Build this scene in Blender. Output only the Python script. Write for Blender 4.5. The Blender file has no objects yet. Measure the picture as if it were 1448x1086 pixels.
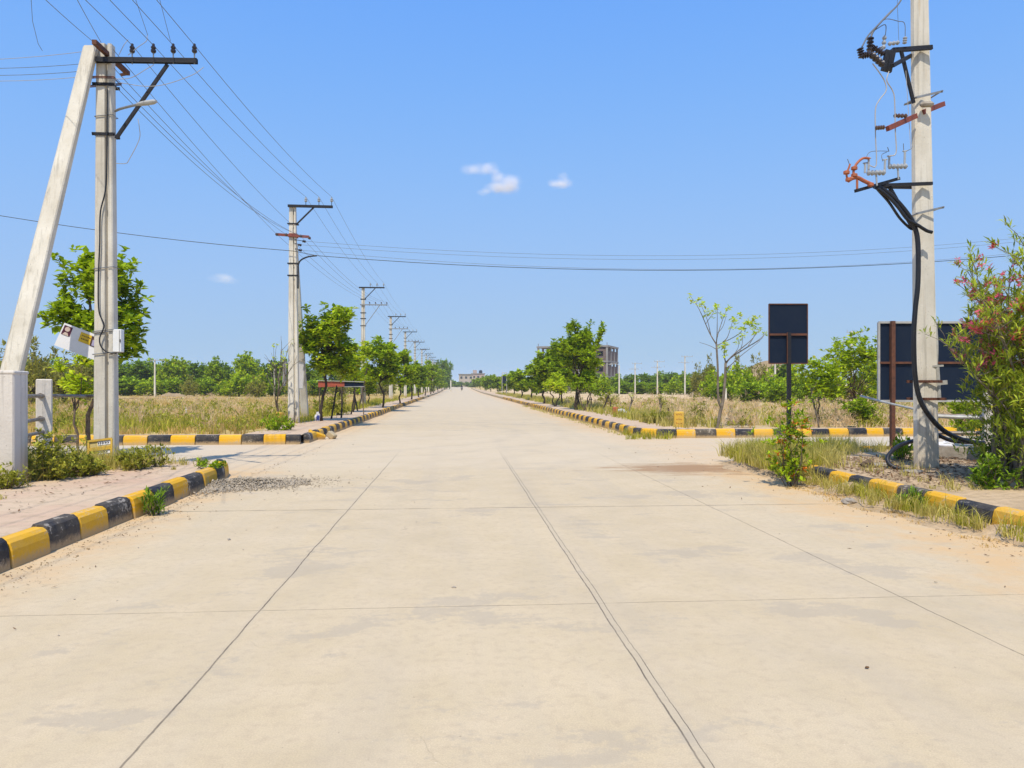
import bpy, math, random
import numpy as np
from mathutils import Vector, Matrix

SC = bpy.context.scene
COL = SC.collection
R = math.radians

# ------------------------------------------------------------------ camera frame used to survey the site
F, HZ, CX, CAMH = 1060.0, 546.0, 724.0, 1.6
TH = math.atan(78.0 / F)
CT, ST = math.cos(TH), math.sin(TH)

def rise(y):
    """the road climbs very gently far away"""
    t = max(0.0, y - 150.0)
    return 0.0055 * t * t / (t + 60.0) if y < 900 else 0.0055 * 750 * 750 / 810

def PD(px, py, d):
    """point seen at photo pixel (px, py) at depth d metres"""
    u = (px - CX) / F
    v = (HZ - py) / F
    return Vector((d * (ST + u * CT), d * (CT - u * ST), CAMH + d * v))

def G(px, py, z=0.0):
    """point of a level surface at height z"""
    d = (CAMH - z) * F / (py - HZ)
    return PD(px, py, d)

# ------------------------------------------------------------------ materials
MATS = {}

def newmat(name):
    m = bpy.data.materials.new(name)
    m.use_nodes = True
    nt = m.node_tree
    nt.nodes.clear()
    out = nt.nodes.new('ShaderNodeOutputMaterial')
    MATS[name] = m
    return m, nt, out

class NT:
    """small helper for wiring nodes"""
    def __init__(s, nt):
        s.nt = nt
    def n(s, typ, **kw):
        nd = s.nt.nodes.new(typ)
        ins = kw.pop('ins', {})
        for k, v in kw.items():
            setattr(nd, k, v)
        for k, v in ins.items():
            s.set(nd.inputs[k], v)
        return nd
    def set(s, sock, v):
        if isinstance(v, bpy.types.NodeSocket):
            s.nt.links.new(v, sock)
        else:
            if sock.type == 'RGBA' and isinstance(v, (tuple, list)) and len(v) == 3:
                v = (*v, 1)
            sock.default_value = v
    def pos(s):
        return s.n('ShaderNodeNewGeometry').outputs['Position']
    def obj(s):
        return s.n('ShaderNodeTexCoord').outputs['Object']
    def noise(s, vec, scale, detail=4, rough=0.55, dist=0.0):
        return s.n('ShaderNodeTexNoise', ins={'Vector': vec, 'Scale': scale, 'Detail': detail, 'Roughness': rough, 'Distortion': dist}).outputs['Fac']
    def ramp(s, fac, stops):
        r = s.n('ShaderNodeValToRGB')
        e = r.color_ramp.elements
        while len(e) < len(stops):
            e.new(0.5)
        for el, (p, c) in zip(e, stops):
            el.position = p
            el.color = (*c, 1) if not isinstance(c, (int, float)) else (c, c, c, 1)
        s.set(r.inputs['Fac'], fac)
        return r.outputs['Color']
    def mix(s, fac, a, b, mode='MIX'):
        m = s.n('ShaderNodeMix', data_type='RGBA', blend_type=mode)
        s.set(m.inputs['Factor'], fac)
        s.set(m.inputs['A'], a)
        s.set(m.inputs['B'], b)
        return m.outputs['Result']
    def math(s, op, a, b=None, c=None, clamp=False):
        m = s.n('ShaderNodeMath', operation=op, use_clamp=clamp)
        s.set(m.inputs[0], a)
        if b is not None:
            s.set(m.inputs[1], b)
        if c is not None:
            s.set(m.inputs[2], c)
        return m.outputs[0]
    def bump(s, h, strength=0.3, dist=0.01):
        return s.n('ShaderNodeBump', ins={'Height': h, 'Strength': strength, 'Distance': dist}).outputs['Normal']
    def mapr(s, v, a, b, c=0.0, d=1.0, smooth=False):
        return s.n('ShaderNodeMapRange', clamp=True, interpolation_type='SMOOTHSTEP' if smooth else 'LINEAR', ins={'Value': v, 'From Min': a, 'From Max': b, 'To Min': c, 'To Max': d}).outputs['Result']
    def bsdf(s, out, color, rough=0.8, normal=None, metallic=0.0, spec=0.3):
        b = s.n('ShaderNodeBsdfPrincipled', ins={'Base Color': color, 'Roughness': rough, 'Metallic': metallic, 'Specular IOR Level': spec})
        if normal is not None:
            s.set(b.inputs['Normal'], normal)
        s.nt.links.new(b.outputs[0], out.inputs['Surface'])
        return b

def simple(name, col, rough=0.7, var=0.25, scale=6.0, metallic=0.0, col2=None, spec=0.3, bump=0.15, bscale=None, thr=(0.35, 0.7)):
    """worn painted / bare surface: two tones broken up by noise in the thing's own coordinates"""
    m, nt, out = newmat(name)
    h = NT(nt)
    o = h.obj()
    n1 = h.noise(o, scale, 5, 0.6)
    n2 = h.noise(o, scale * 6.3, 3, 0.6)
    c2 = col2 if col2 else tuple(c * (1 - var) for c in col)
    f = h.math('ADD', h.math('MULTIPLY', n1, 0.75), h.math('MULTIPLY', n2, 0.25))
    c = h.ramp(f, [(thr[0], c2), (thr[1], col)])
    h.bsdf(out, c, rough, h.bump(h.noise(o, bscale or scale * 8, 4), bump, 0.01), metallic, spec)
    return m

# --- concrete road slabs
def mat_road():
    m, nt, out = newmat('road_concrete')
    h = NT(nt)
    p = h.pos()
    sx = h.n('ShaderNodeSeparateXYZ', ins={'Vector': p})
    X, Y = sx.outputs['X'], sx.outputs['Y']
    n1 = h.noise(p, 0.35, 6, 0.6)
    n2 = h.noise(p, 2.2, 6, 0.62)
    n3 = h.noise(p, 14.0, 4, 0.6)
    n4 = h.noise(p, 120.0, 3, 0.7)
    base = h.ramp(n1, [(0.3, (0.50, 0.395, 0.243)), (0.7, (0.585, 0.467, 0.296))])
    base = h.mix(h.mapr(h.math('ADD', n2, h.math('MULTIPLY', h.math('SUBTRACT', n3, 0.5), 0.5)), 0.36, 0.70, 0.0, 0.55), base, (0.63, 0.505, 0.34))
    base = h.mix(h.mapr(n3, 0.46, 0.70, 0.0, 0.5), base, (0.42, 0.325, 0.21))
    base = h.mix(h.mapr(n4, 0.32, 0.62, 0.34, 0.0), base, (0.25, 0.20, 0.14))
    # grey wet-looking stains with ragged outline
    st = h.noise(h.n('ShaderNodeMapping', ins={'Vector': p, 'Scale': (0.75, 1.15, 1), 'Location': (3.7, 8.1, 0)}).outputs[0], 0.9, 9, 0.66)
    st = h.math('ADD', st, h.math('MULTIPLY', h.math('SUBTRACT', h.noise(p, 22, 5, 0.7), 0.5), 0.16))
    base = h.mix(h.mapr(st, 0.565, 0.605, 0.0, 0.55), base, (0.385, 0.32, 0.235))
    # streaks swept along the driving direction
    sw = h.noise(h.n('ShaderNodeMapping', ins={'Vector': p, 'Scale': (2.2, 0.16, 1)}).outputs[0], 1.3, 5, 0.6)
    base = h.mix(h.mapr(sw, 0.45, 0.75, 0.0, 0.28), base, (0.44, 0.375, 0.28))
    # sand blown against the kerbs and over the crossing
    en = h.noise(p, 0.8, 6, 0.65)
    dl = h.math('ADD', h.math('SUBTRACT', 0.0, X), h.math('MULTIPLY', en, 2.2))
    dr = h.math('ADD', X, h.math('MULTIPLY', en, 3.4))
    e = h.math('MAXIMUM', h.mapr(dl, 4.0, 5.2, 0, 1, True), h.mapr(dr, 5.7, 6.9, 0, 1, True))
    e = h.math('MULTIPLY', e, h.mapr(h.noise(p, 3.0, 5, 0.7), 0.32, 0.58, 0.15, 0.85))
    base = h.mix(e, base, (0.56, 0.37, 0.185))
    # crossing: finer pale dust; far road slightly greyer
    cr = h.math('MULTIPLY', h.mapr(Y, 13.6, 15.6, 0, 1, True), h.mapr(Y, 23.0, 30.0, 1, 0, True))
    base = h.mix(h.math('MULTIPLY', cr, h.mapr(en, 0.3, 0.7, 0.25, 0.75)), base, (0.55, 0.45, 0.315))
    base = h.mix(h.mapr(Y, 26, 60, 0, 0.35), base, (0.53, 0.445, 0.33))
    # brown dirt spilled out of the right-hand corner
    sd_ = h.n('ShaderNodeVectorMath', operation='SUBTRACT', ins={0: p, 1: (4.55, 14.3, 0)}).outputs[0]
    sd_ = h.n('ShaderNodeVectorMath', operation='DIVIDE', ins={0: sd_, 1: (1.9, 1.25, 1)}).outputs[0]
    sl = h.n('ShaderNodeVectorMath', operation='LENGTH', ins={0: sd_}).outputs['Value']
    sm = h.mapr(h.math('ADD', sl, h.math('MULTIPLY', h.math('SUBTRACT', h.noise(h.n('ShaderNodeMapping', ins={'Vector': p, 'Scale': (0.5, 2.2, 1)}).outputs[0], 1.6, 8, 0.75), 0.5), 3.4)), 0.40, 0.95, 0.9, 0.0)
    base = h.mix(sm, base, (0.31, 0.18, 0.085))
    # curved wheel marks swung round the corners
    for cx_, cy_, r0_, k0_ in ((-6.5, 26.0, 8.6, 0.30), (-6.5, 26.0, 10.2, 0.22), (9.0, 11.0, 8.0, 0.22), (9.0, 11.0, 9.7, 0.18)):
        dd_ = h.n('ShaderNodeVectorMath', operation='DISTANCE', ins={0: p, 1: (cx_, cy_, 0.0)}).outputs['Value']
        a_ = h.mapr(h.math('ABSOLUTE', h.math('SUBTRACT', h.math('ADD', dd_, h.math('MULTIPLY', en, 1.2)), r0_ + 0.6)), 0.0, 0.42, 1.0, 0.0, True)
        base = h.mix(h.math('MULTIPLY', h.math('MULTIPLY', a_, k0_), h.mapr(h.noise(p, 1.7, 5, 0.65), 0.35, 0.6)), base, (0.36, 0.30, 0.22))
    # side arms are greyer
    arms = h.math('MAXIMUM', h.mapr(h.math('ADD', X, h.math('MULTIPLY', en, 3.0)), -6.5, -2.0, 1, 0), h.mapr(h.math('SUBTRACT', X, h.math('MULTIPLY', en, 3.0)), 4.5, 9.0, 0, 1))
    base = h.mix(h.math('MULTIPLY', h.math('MULTIPLY', arms, cr), 0.7), base, (0.50, 0.445, 0.36))
    # faint tyre tracks and dark drips along the lanes
    def track(at, w_):
        a_ = h.math('ABSOLUTE', h.math('SUBTRACT', h.math('ADD', X, h.math('MULTIPLY', h.noise(p, 0.25, 2), 0.5)), at))
        return h.mapr(a_, 0.0, w_, 1.0, 0.0, True)
    tk = h.math('MAXIMUM', h.math('MAXIMUM', track(-0.2, 0.32), track(1.4, 0.32)), h.math('MAXIMUM', track(2.6, 0.3), track(4.2, 0.3)))
    base = h.mix(h.math('MULTIPLY', tk, h.mapr(sw, 0.35, 0.7, 0.0, 0.20)), base, (0.40, 0.33, 0.245))
    pit = h.noise(p, 38.0, 3, 0.5)
    base = h.mix(h.mapr(pit, 0.70, 0.76, 0.0, 0.6), base, (0.25, 0.195, 0.135))
    base = h.mix(h.mapr(pit, 0.27, 0.22, 0.0, 0.5), base, (0.70, 0.60, 0.45))
    vr = h.n('ShaderNodeTexVoronoi', feature='DISTANCE_TO_EDGE', ins={'Vector': h.n('ShaderNodeVectorMath', operation='ADD', ins={0: p, 1: h.n('ShaderNodeTexNoise', ins={'Vector': p, 'Scale': 1.6, 'Detail': 4}).outputs['Color']}).outputs[0], 'Scale': 0.21}).outputs['Distance']
    crk = h.math('MULTIPLY', h.mapr(vr, 0.0, 0.0014, 1.0, 0.0), h.mapr(h.noise(p, 0.55, 3), 0.53, 0.62, 0.0, 0.55))
    base = h.mix(crk, base, (0.16, 0.125, 0.085))
    # saw cuts: lengthways joints and cross joints, slightly wandering
    wob = h.math('MULTIPLY', h.math('SUBTRACT', h.noise(p, 1.1, 3), 0.5), 0.035)
    wob2 = h.math('MULTIPLY', h.math('SUBTRACT', h.noise(p, 9.0, 3), 0.5), 0.012)
    xx = h.math('ADD', h.math('ADD', X, wob), wob2)
    yy = h.math('ADD', h.math('ADD', Y, wob), wob2)
    def line(v, at, w):
        a = h.math('ABSOLUTE', h.math('SUBTRACT', v, at))
        return h.mapr(a, w * 0.45, w, 1.0, 0.0)
    fade = h.mapr(Y, 14.0, 19.5, 1.0, 0.0)
    brk = h.mapr(h.noise(p, 2.4, 4, 0.7), 0.36, 0.5, 0.35, 1.0)
    L = h.math('MAXIMUM', line(xx, -1.40, 0.0075), line(xx, 3.36, 0.0065))
    L = h.math('MAXIMUM', L, line(xx, 1.035, 0.006))
    L = h.math('MAXIMUM', L, line(xx, 1.080, 0.0035))
    L = h.math('MULTIPLY', L, fade)
    T = h.math('MAXIMUM', line(yy, 5.46, 0.007), line(yy, 9.85, 0.026))
    T = h.math('MAXIMUM', T, line(yy, 1.0, 0.008))
    T = h.math('MULTIPLY', T, brk)
    J = h.math('MAXIMUM', L, h.math('MULTIPLY', T, 0.8))
    base = h.mix(h.math('MULTIPLY', h.math('MAXIMUM', h.math('MULTIPLY', line(xx, 1.06, 0.05), fade), h.math('MULTIPLY', h.math('MULTIPLY', line(xx, -1.4, 0.04), fade), 0.6)), 0.30), base, (0.40, 0.34, 0.25))
    base = h.mix(h.math('MULTIPLY', J, h.mapr(h.noise(p, 3.1, 4, 0.7), 0.3, 0.62, 0.45, 0.85)), base, (0.085, 0.068, 0.05))
    hh = h.math('SUBTRACT', h.math('ADD', h.math('MULTIPLY', n4, 0.35), h.math('MULTIPLY', n3, 0.6)), h.math('MULTIPLY', J, 2.0))
    h.bsdf(out, base, 0.86, h.bump(hh, 0.32, 0.008), 0, 0.25)
    return m

def mat_pave():
    m, nt, out = newmat('pavement_paver')
    h = NT(nt)
    p = h.pos()
    br = h.n('ShaderNodeTexBrick', ins={'Vector': p, 'Color1': (0.52, 0.325, 0.225), 'Color2': (0.45, 0.29, 0.205), 'Mortar': (0.38, 0.27, 0.17), 'Scale': 4.2, 'Mortar Size': 0.012, 'Brick Width': 0.9, 'Row Height': 0.45})
    n1 = h.noise(p, 0.9, 6, 0.62)
    c = h.mix(h.mapr(n1, 0.30, 0.58, 0.3, 0.95), br.outputs['Color'], (0.53, 0.40, 0.27))
    c = h.mix(h.mapr(h.noise(p, 4.0, 7, 0.72), 0.50, 0.62, 0, 0.6), c, (0.36, 0.275, 0.175))
    hh = h.math('ADD', h.math('MULTIPLY', h.noise(p, 40, 4), 0.6), h.math('MULTIPLY', br.outputs['Fac'], -0.5))
    h.bsdf(out, c, 0.9, h.bump(hh, 0.4, 0.01), 0, 0.2)
    return m

def mat_field(name, lo, mid, hi, green, gamt):
    m, nt, out = newmat(name)
    h = NT(nt)
    p = h.pos()
    n1 = h.noise(p, 0.12, 6, 0.6)
    n2 = h.noise(p, 1.1, 6, 0.65)
    n3 = h.noise(p, 9.0, 5, 0.65)
    c = h.ramp(n2, [(0.3, lo), (0.55, mid), (0.75, hi)])
    c = h.mix(h.mapr(n1, 0.48, 0.64, 0, gamt), c, green)
    c = h.mix(h.mapr(n3, 0.45, 0.7, 0, 0.45), c, tuple(0.7 * v for v in lo))
    h.bsdf(out, c, 0.95, h.bump(h.math('ADD', n3, n2), 0.8, 0.06), 0, 0.1)
    return m

def mat_kerb(name, col, chip, thr):
    m, nt, out = newmat(name)
    h = NT(nt)
    p = h.pos()
    n1 = h.noise(p, 2.6, 7, 0.68)
    n2 = h.noise(p, 24, 5, 0.65)
    isl = h.n('ShaderNodeNewGeometry').outputs['Random Per Island']
    c = h.mix(h.mapr(isl, 0, 1, 0.0, 0.30), col, tuple(0.62 * x for x in col))
    c = h.mix(h.mapr(n2, 0.35, 0.7, 0.35, 0.0), c, tuple(0.72 * x for x in col))
    f = h.math('ADD', h.math('MULTIPLY', n1, 0.65), h.math('MULTIPLY', n2, 0.35))
    c = h.mix(h.mapr(f, thr, thr + 0.03, 0, 0.85), c, chip)
    # scuffs on the exposed upper edge, soil splash, old paint showing through
    sc = h.noise(h.n('ShaderNodeMapping', ins={'Vector': p, 'Scale': (3.0, 3.0, 14.0)}).outputs[0], 1.7, 7, 0.72)
    c = h.mix(h.mapr(sc, 0.58, 0.64, 0, 0.45), c, chip)
    c = h.mix(h.mapr(h.noise(p, 0.9, 6, 0.7), 0.52, 0.60, 0, 0.18), c, tuple(0.5 * v + 0.10 for v in col))
    dust = h.mapr(h.noise(p, 1.3, 6, 0.68), 0.44, 0.68, 0.0, 0.22)
    c = h.mix(dust, c, (0.50, 0.38, 0.22))
    zz = h.n('ShaderNodeSeparateXYZ', ins={'Vector': p}).outputs['Z']
    low = h.mapr(h.math('SUBTRACT', zz, h.math('MULTIPLY', n2, 0.13)), -0.03, 0.04, 0.85, 0.0)
    c = h.mix(low, c, (0.42, 0.29, 0.15))
    h.bsdf(out, c, 0.7, h.bump(h.math('ADD', n2, h.math('MULTIPLY', f, 0.6)), 0.5, 0.012), 0, 0.3)
    return m

def mat_leaf(name, dark, light, trans=0.35, nscale=1.4, yellow=None):
    m, nt, out = newmat(name)
    h = NT(nt)
    isl = h.n('ShaderNodeNewGeometry').outputs['Random Per Island']
    n1 = h.noise(h.obj(), nscale, 3, 0.6)
    f = h.math('ADD', h.math('MULTIPLY', isl, 0.55), h.math('MULTIPLY', n1, 0.45))
    c = h.ramp(f, [(0.2, dark), (0.75, light)])
    if yellow:
        c = h.mix(h.mapr(isl, 0.9, 0.93, 0, 0.85), c, yellow)
    d = h.n('ShaderNodeBsdfPrincipled', ins={'Base Color': c, 'Roughness': 0.55, 'Specular IOR Level': 0.12})
    t = h.n('ShaderNodeBsdfTranslucent', ins={'Color': h.mix(0.4, c, tuple(1.5 * x for x in light))})
    mx = h.n('ShaderNodeMixShader', ins={'Fac': trans})
    nt.links.new(d.outputs[0], mx.inputs[1])
    nt.links.new(t.outputs[0], mx.inputs[2])
    nt.links.new(mx.outputs[0], out.inputs['Surface'])
    return m

mat_road(); mat_pave()
mat_field('field_soil', (0.40, 0.285, 0.105), (0.54, 0.40, 0.17), (0.62, 0.47, 0.23), (0.30, 0.28, 0.06), 0.5)
mat_field('verge_soil', (0.36, 0.255, 0.15), (0.50, 0.365, 0.225), (0.58, 0.435, 0.285), (0.40, 0.31, 0.16), 0.3)
mat_field('field_soil_pale', (0.50, 0.355, 0.20), (0.63, 0.465, 0.28), (0.70, 0.53, 0.33), (0.36, 0.31, 0.12), 0.4)
mat_kerb('kerb_yellow', (0.76, 0.40, 0.006), (0.46, 0.38, 0.28), 0.575)
mat_kerb('kerb_black', (0.017, 0.018, 0.024), (0.36, 0.32, 0.27), 0.57)
mat_kerb('kerb_bare', (0.45, 0.36, 0.22), (0.38, 0.33, 0.26), 0.6)
def mat_pole(name, col, col2, rust):
    m, nt, out = newmat(name)
    h = NT(nt)
    p = h.pos()
    n1 = h.noise(p, 1.4, 5, 0.6)
    st = h.noise(h.n('ShaderNodeMapping', ins={'Vector': p, 'Scale': (16, 16, 0.55)}).outputs[0], 1.0, 5, 0.65)
    sp_ = h.noise(p, 30, 3, 0.6)
    c = h.ramp(n1, [(0.3, col2), (0.65, col)])
    c = h.mix(h.mapr(st, 0.52, 0.68, 0, 0.5), c, tuple(0.55 * v for v in col2))
    c = h.mix(h.mapr(h.noise(h.n('ShaderNodeMapping', ins={'Vector': p, 'Scale': (9, 9, 0.8)}).outputs[0], 1.0, 4, 0.6), 0.62, 0.72, 0, 0.5), c, rust)
    c = h.mix(h.mapr(sp_, 0.66, 0.72, 0, 0.6), c, tuple(0.4 * v for v in col2))
    zz = h.n('ShaderNodeSeparateXYZ', ins={'Vector': p}).outputs['Z']
    c = h.mix(h.math('MULTIPLY', h.mapr(zz, 0.25, 0.75, 0.7, 0.0), h.mapr(n1, 0.3, 0.6, 0.3, 1.0)), c, (0.46, 0.31, 0.17))
    h.bsdf(out, c, 0.88, h.bump(h.math('ADD', sp_, st), 0.4, 0.012), 0, 0.2)
    return m
mat_pole('pole_concrete', (0.66, 0.62, 0.54), (0.50, 0.46, 0.39), (0.40, 0.28, 0.18))
mat_pole('white_paint', (0.66, 0.61, 0.545), (0.57, 0.52, 0.46), (0.50, 0.42, 0.33))
mat_pole('pole_concrete_pale', (0.70, 0.655, 0.57), (0.54, 0.49, 0.40), (0.48, 0.34, 0.19))
simple('pole_concrete_old', (0.66, 0.62, 0.54), 0.85, 0.3, 1.6, col2=(0.52, 0.48, 0.41), bump=0.3)
simple('steel_dark', (0.030, 0.030, 0.036), 0.55, 0.4, 8, 0.3)
simple('steel_grey', (0.33, 0.33, 0.33), 0.5, 0.35, 10, 0.5)
simple('steel_rust', (0.17, 0.065, 0.035), 0.8, 0.5, 9, col2=(0.075, 0.035, 0.025))
simple('red_oxide', (0.30, 0.075, 0.045), 0.7, 0.45, 9, col2=(0.15, 0.05, 0.04))
simple('orange_oxide', (0.50, 0.15, 0.06), 0.65, 0.45, 14, col2=(0.28, 0.09, 0.05))
simple('board_black', (0.005, 0.013, 0.034), 0.6, 0.5, 2.0, bump=0.35, bscale=5, spec=0.15, col2=(0.010, 0.018, 0.036))
simple('frame_grey', (0.45, 0.44, 0.42), 0.6, 0.3, 6)
simple('porcelain_dark', (0.035, 0.025, 0.028), 0.25, 0.3, 10, spec=0.5)
simple('porcelain_grey', (0.42, 0.44, 0.46), 0.3, 0.3, 10, spec=0.5)
simple('porcelain_brown', (0.12, 0.07, 0.05), 0.3, 0.3, 10, spec=0.5)
simple('cable_black', (0.014, 0.015, 0.020), 0.45, 0.3, 10, spec=0.4)
simple('wire_metal', (0.16, 0.17, 0.19), 0.5, 0.2, 10)
simple('wire_pale', (0.45, 0.42, 0.38), 0.5, 0.2, 10)
simple('bark_brown', (0.20, 0.145, 0.10), 0.95, 0.45, 7, col2=(0.075, 0.05, 0.035), bump=0.6)
simple('bark_dark', (0.085, 0.06, 0.045), 0.95, 0.45, 7, col2=(0.035, 0.026, 0.02), bump=0.6)
simple('bark_grey', (0.26, 0.22, 0.17), 0.95, 0.45, 7, col2=(0.12, 0.095, 0.07), bump=0.6)
simple('pipe_grey', (0.30, 0.28, 0.26), 0.5, 0.35, 6, 0.4, col2=(0.16, 0.12, 0.09))
simple('pipe_pale', (0.52, 0.53, 0.51), 0.5, 0.35, 6, 0.1, col2=(0.33, 0.31, 0.27))
simple('plastic_white', (0.80, 0.80, 0.79), 0.5, 0.15, 3)
simple('poster_white', (0.78, 0.77, 0.78), 0.55, 0.12, 5, bump=0.1)
simple('print_yellow', (0.75, 0.50, 0.03), 0.5, 0.2, 8)
simple('print_maroon', (0.10, 0.02, 0.045), 0.5, 0.4, 20)
simple('print_brown', (0.10, 0.05, 0.035), 0.5, 0.4, 20)
simple('print_skin', (0.60, 0.47, 0.40), 0.5, 0.2, 20)
simple('print_lilac', (0.40, 0.37, 0.55), 0.5, 0.2, 20)
simple('paint_yellow', (0.72, 0.43, 0.03), 0.6, 0.35, 9, col2=(0.5, 0.33, 0.08))
simple('notice_faded', (0.62, 0.46, 0.13), 0.7, 0.4, 14, col2=(0.40, 0.33, 0.17))
simple('paint_red', (0.42, 0.07, 0.03), 0.6, 0.3, 9)
simple('ink_black', (0.02, 0.02, 0.02), 0.7, 0.2, 9)
simple('banner_red', (0.50, 0.11, 0.055), 0.6, 0.4, 4, col2=(0.32, 0.08, 0.05))
simple('concrete_dark', (0.26, 0.255, 0.26), 0.9, 0.4, 0.35, col2=(0.15, 0.145, 0.15), bump=0.2)
simple('concrete_soft', (0.30, 0.29, 0.28), 0.9, 0.3, 0.3, bump=0.2)
simple('brick_infill', (0.17, 0.125, 0.11), 0.9, 0.35, 1.2, bump=0.2)
simple('plaster_cream', (0.47, 0.40, 0.34), 0.9, 0.2, 0.4)
simple('plaster_pink', (0.45, 0.34, 0.30), 0.9, 0.2, 0.4)
simple('window_dark', (0.04, 0.05, 0.06), 0.2, 0.3, 1.0, spec=0.5)
simple('stone_grey', (0.42, 0.37, 0.31), 0.9, 0.45, 9, col2=(0.24, 0.205, 0.165), bump=0.5)
simple('gravel_grey', (0.46, 0.385, 0.285), 0.95, 0.45, 9, col2=(0.28, 0.23, 0.17), bump=0.5)
simple('sack_white', (0.68, 0.66, 0.66), 0.8, 0.3, 8)
simple('sack_blue', (0.04, 0.06, 0.28), 0.6, 0.3, 8)
simple('cloth_dark', (0.03, 0.03, 0.04), 0.8, 0.3, 8)
simple('skin', (0.22, 0.12, 0.08), 0.6, 0.2, 8)
simple('rubber', (0.02, 0.02, 0.02), 0.8, 0.2, 8)
simple('litter_leaf', (0.22, 0.12, 0.055), 0.9, 0.5, 9, col2=(0.10, 0.06, 0.035))
simple('mound_soil', (0.40, 0.28, 0.17), 0.95, 0.3, 0.6, col2=(0.26, 0.19, 0.10), bump=0.6, bscale=4)
mat_leaf('leaf_fresh', (0.08, 0.165, 0.004), (0.50, 0.63, 0.018), 0.30, yellow=(0.30, 0.26, 0.03))
mat_leaf('leaf_deep', (0.040, 0.10, 0.004), (0.46, 0.60, 0.018), 0.26)
mat_leaf('leaf_dark', (0.032, 0.085, 0.006), (0.26, 0.40, 0.022), 0.25)
mat_leaf('leaf_mid', (0.045, 0.105, 0.004), (0.38, 0.52, 0.018), 0.26, 0.6)
mat_leaf('leaf_lime', (0.18, 0.26, 0.008), (0.62, 0.74, 0.03), 0.42, yellow=(0.36, 0.28, 0.03))
mat_leaf('leaf_olive', (0.11, 0.12, 0.018), (0.40, 0.38, 0.070), 0.28, 0.8)
mat_leaf('leaf_oleander', (0.07, 0.125, 0.010), (0.50, 0.58, 0.050), 0.34, yellow=(0.30, 0.24, 0.05))
mat_leaf('leaf_weed', (0.10, 0.125, 0.010), (0.47, 0.46, 0.060), 0.28, 3.0)
mat_leaf('leaf_drypink', (0.46, 0.33, 0.17), (0.70, 0.52, 0.30), 0.4, 1.5)
mat_leaf('flower_pink', (0.66, 0.07, 0.17), (0.92, 0.24, 0.36), 0.35)
mat_leaf('flower_coral', (0.62, 0.05, 0.09), (0.90, 0.20, 0.20), 0.35)
mat_leaf('flower_white', (0.62, 0.62, 0.56), (0.85, 0.84, 0.78), 0.35)
mat_leaf('flower_orange', (0.65, 0.16, 0.02), (0.85, 0.32, 0.05), 0.35)
mat_leaf('grass_straw', (0.46, 0.315, 0.09), (0.74, 0.52, 0.19), 0.5, 0.5)
mat_leaf('grass_scrub', (0.37, 0.26, 0.075), (0.58, 0.41, 0.14), 0.5, 0.5)
mat_leaf('grass_green', (0.17, 0.18, 0.014), (0.50, 0.47, 0.055), 0.35, 1.0)
mat_leaf('grass_pink', (0.58, 0.42, 0.23), (0.82, 0.63, 0.38), 0.5, 0.5)
mat_leaf('grass_pale', (0.27, 0.235, 0.045), (0.60, 0.51, 0.15), 0.35, 1.0)

# ------------------------------------------------------------------ object helpers
def root_loc(o):
    while o.parent:
        o = o.parent
    return o.location

def mk(name, V, faces=None, quads=None, mats=(), parent=None, midx=None, smooth=False, origin=None):
    me = bpy.data.meshes.new(name)
    off = np.zeros(3)
    if parent is not None:
        off = np.array(root_loc(parent))
    elif origin is not None:
        off = np.array(origin)
    V = np.asarray(V, dtype=np.float32).reshape(-1, 3) - off.astype(np.float32)
    if quads is not None:
        Q = np.asarray(quads, dtype=np.int32)
        k = Q.shape[1]
        me.vertices.add(len(V)); me.vertices.foreach_set('co', V.ravel())
        me.loops.add(Q.size); me.loops.foreach_set('vertex_index', Q.ravel())
        me.polygons.add(len(Q))
        me.polygons.foreach_set('loop_start', np.arange(0, Q.size, k, dtype=np.int32))
        me.update(calc_edges=True)
    else:
        me.from_pydata([tuple(map(float, v)) for v in V], [], faces)
        me.update()
    for m in mats:
        me.materials.append(MATS[m])
    if midx is not None:
        me.polygons.foreach_set('material_index', np.asarray(midx, dtype=np.int32))
    if smooth:
        me.polygons.foreach_set('use_smooth', np.ones(len(me.polygons), dtype=bool))
    o = bpy.data.objects.new(name, me)
    COL.objects.link(o)
    if parent is not None:
        o.parent = parent
    elif origin is not None:
        o.location = origin
    return o

def tag(o, label=None, cat=None, group=None, kind=None):
    if label: o['label'] = label
    if cat: o['category'] = cat
    if group: o['group'] = group
    if kind: o['kind'] = kind
    return o

def thing(name, label, cat, loc=(0, 0, 0), group=None):
    o = bpy.data.objects.new(name, None)
    o.empty_display_size = 0.2
    COL.objects.link(o)
    o.location = loc
    return tag(o, label, cat, group)

def kids(o):
    return [c for c in bpy.data.objects if c.parent == o]

TREE_KIDS = {}
def copy_tree(o, loc, rz=0.0, sc=(1, 1, 1), label=None, group=None):
    def rec(a, parent):
        c = a.copy(); COL.objects.link(c)
        if parent is not None:
            c.parent = parent
        for ch in TREE_KIDS.setdefault(a.name, kids(a)):
            rec(ch, c)
        return c
    c = rec(o, None)
    c.location = loc; c.rotation_euler = (0, 0, rz); c.scale = sc
    if label: c['label'] = label
    if group: c['group'] = group
    return c

def frame_of(t):
    t = Vector(t).normalized()
    a = Vector((0, 0, 1)) if abs(t.z) < 0.9 else Vector((1, 0, 0))
    x = t.cross(a).normalized()
    y = t.cross(x).normalized()
    return x, y

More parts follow.
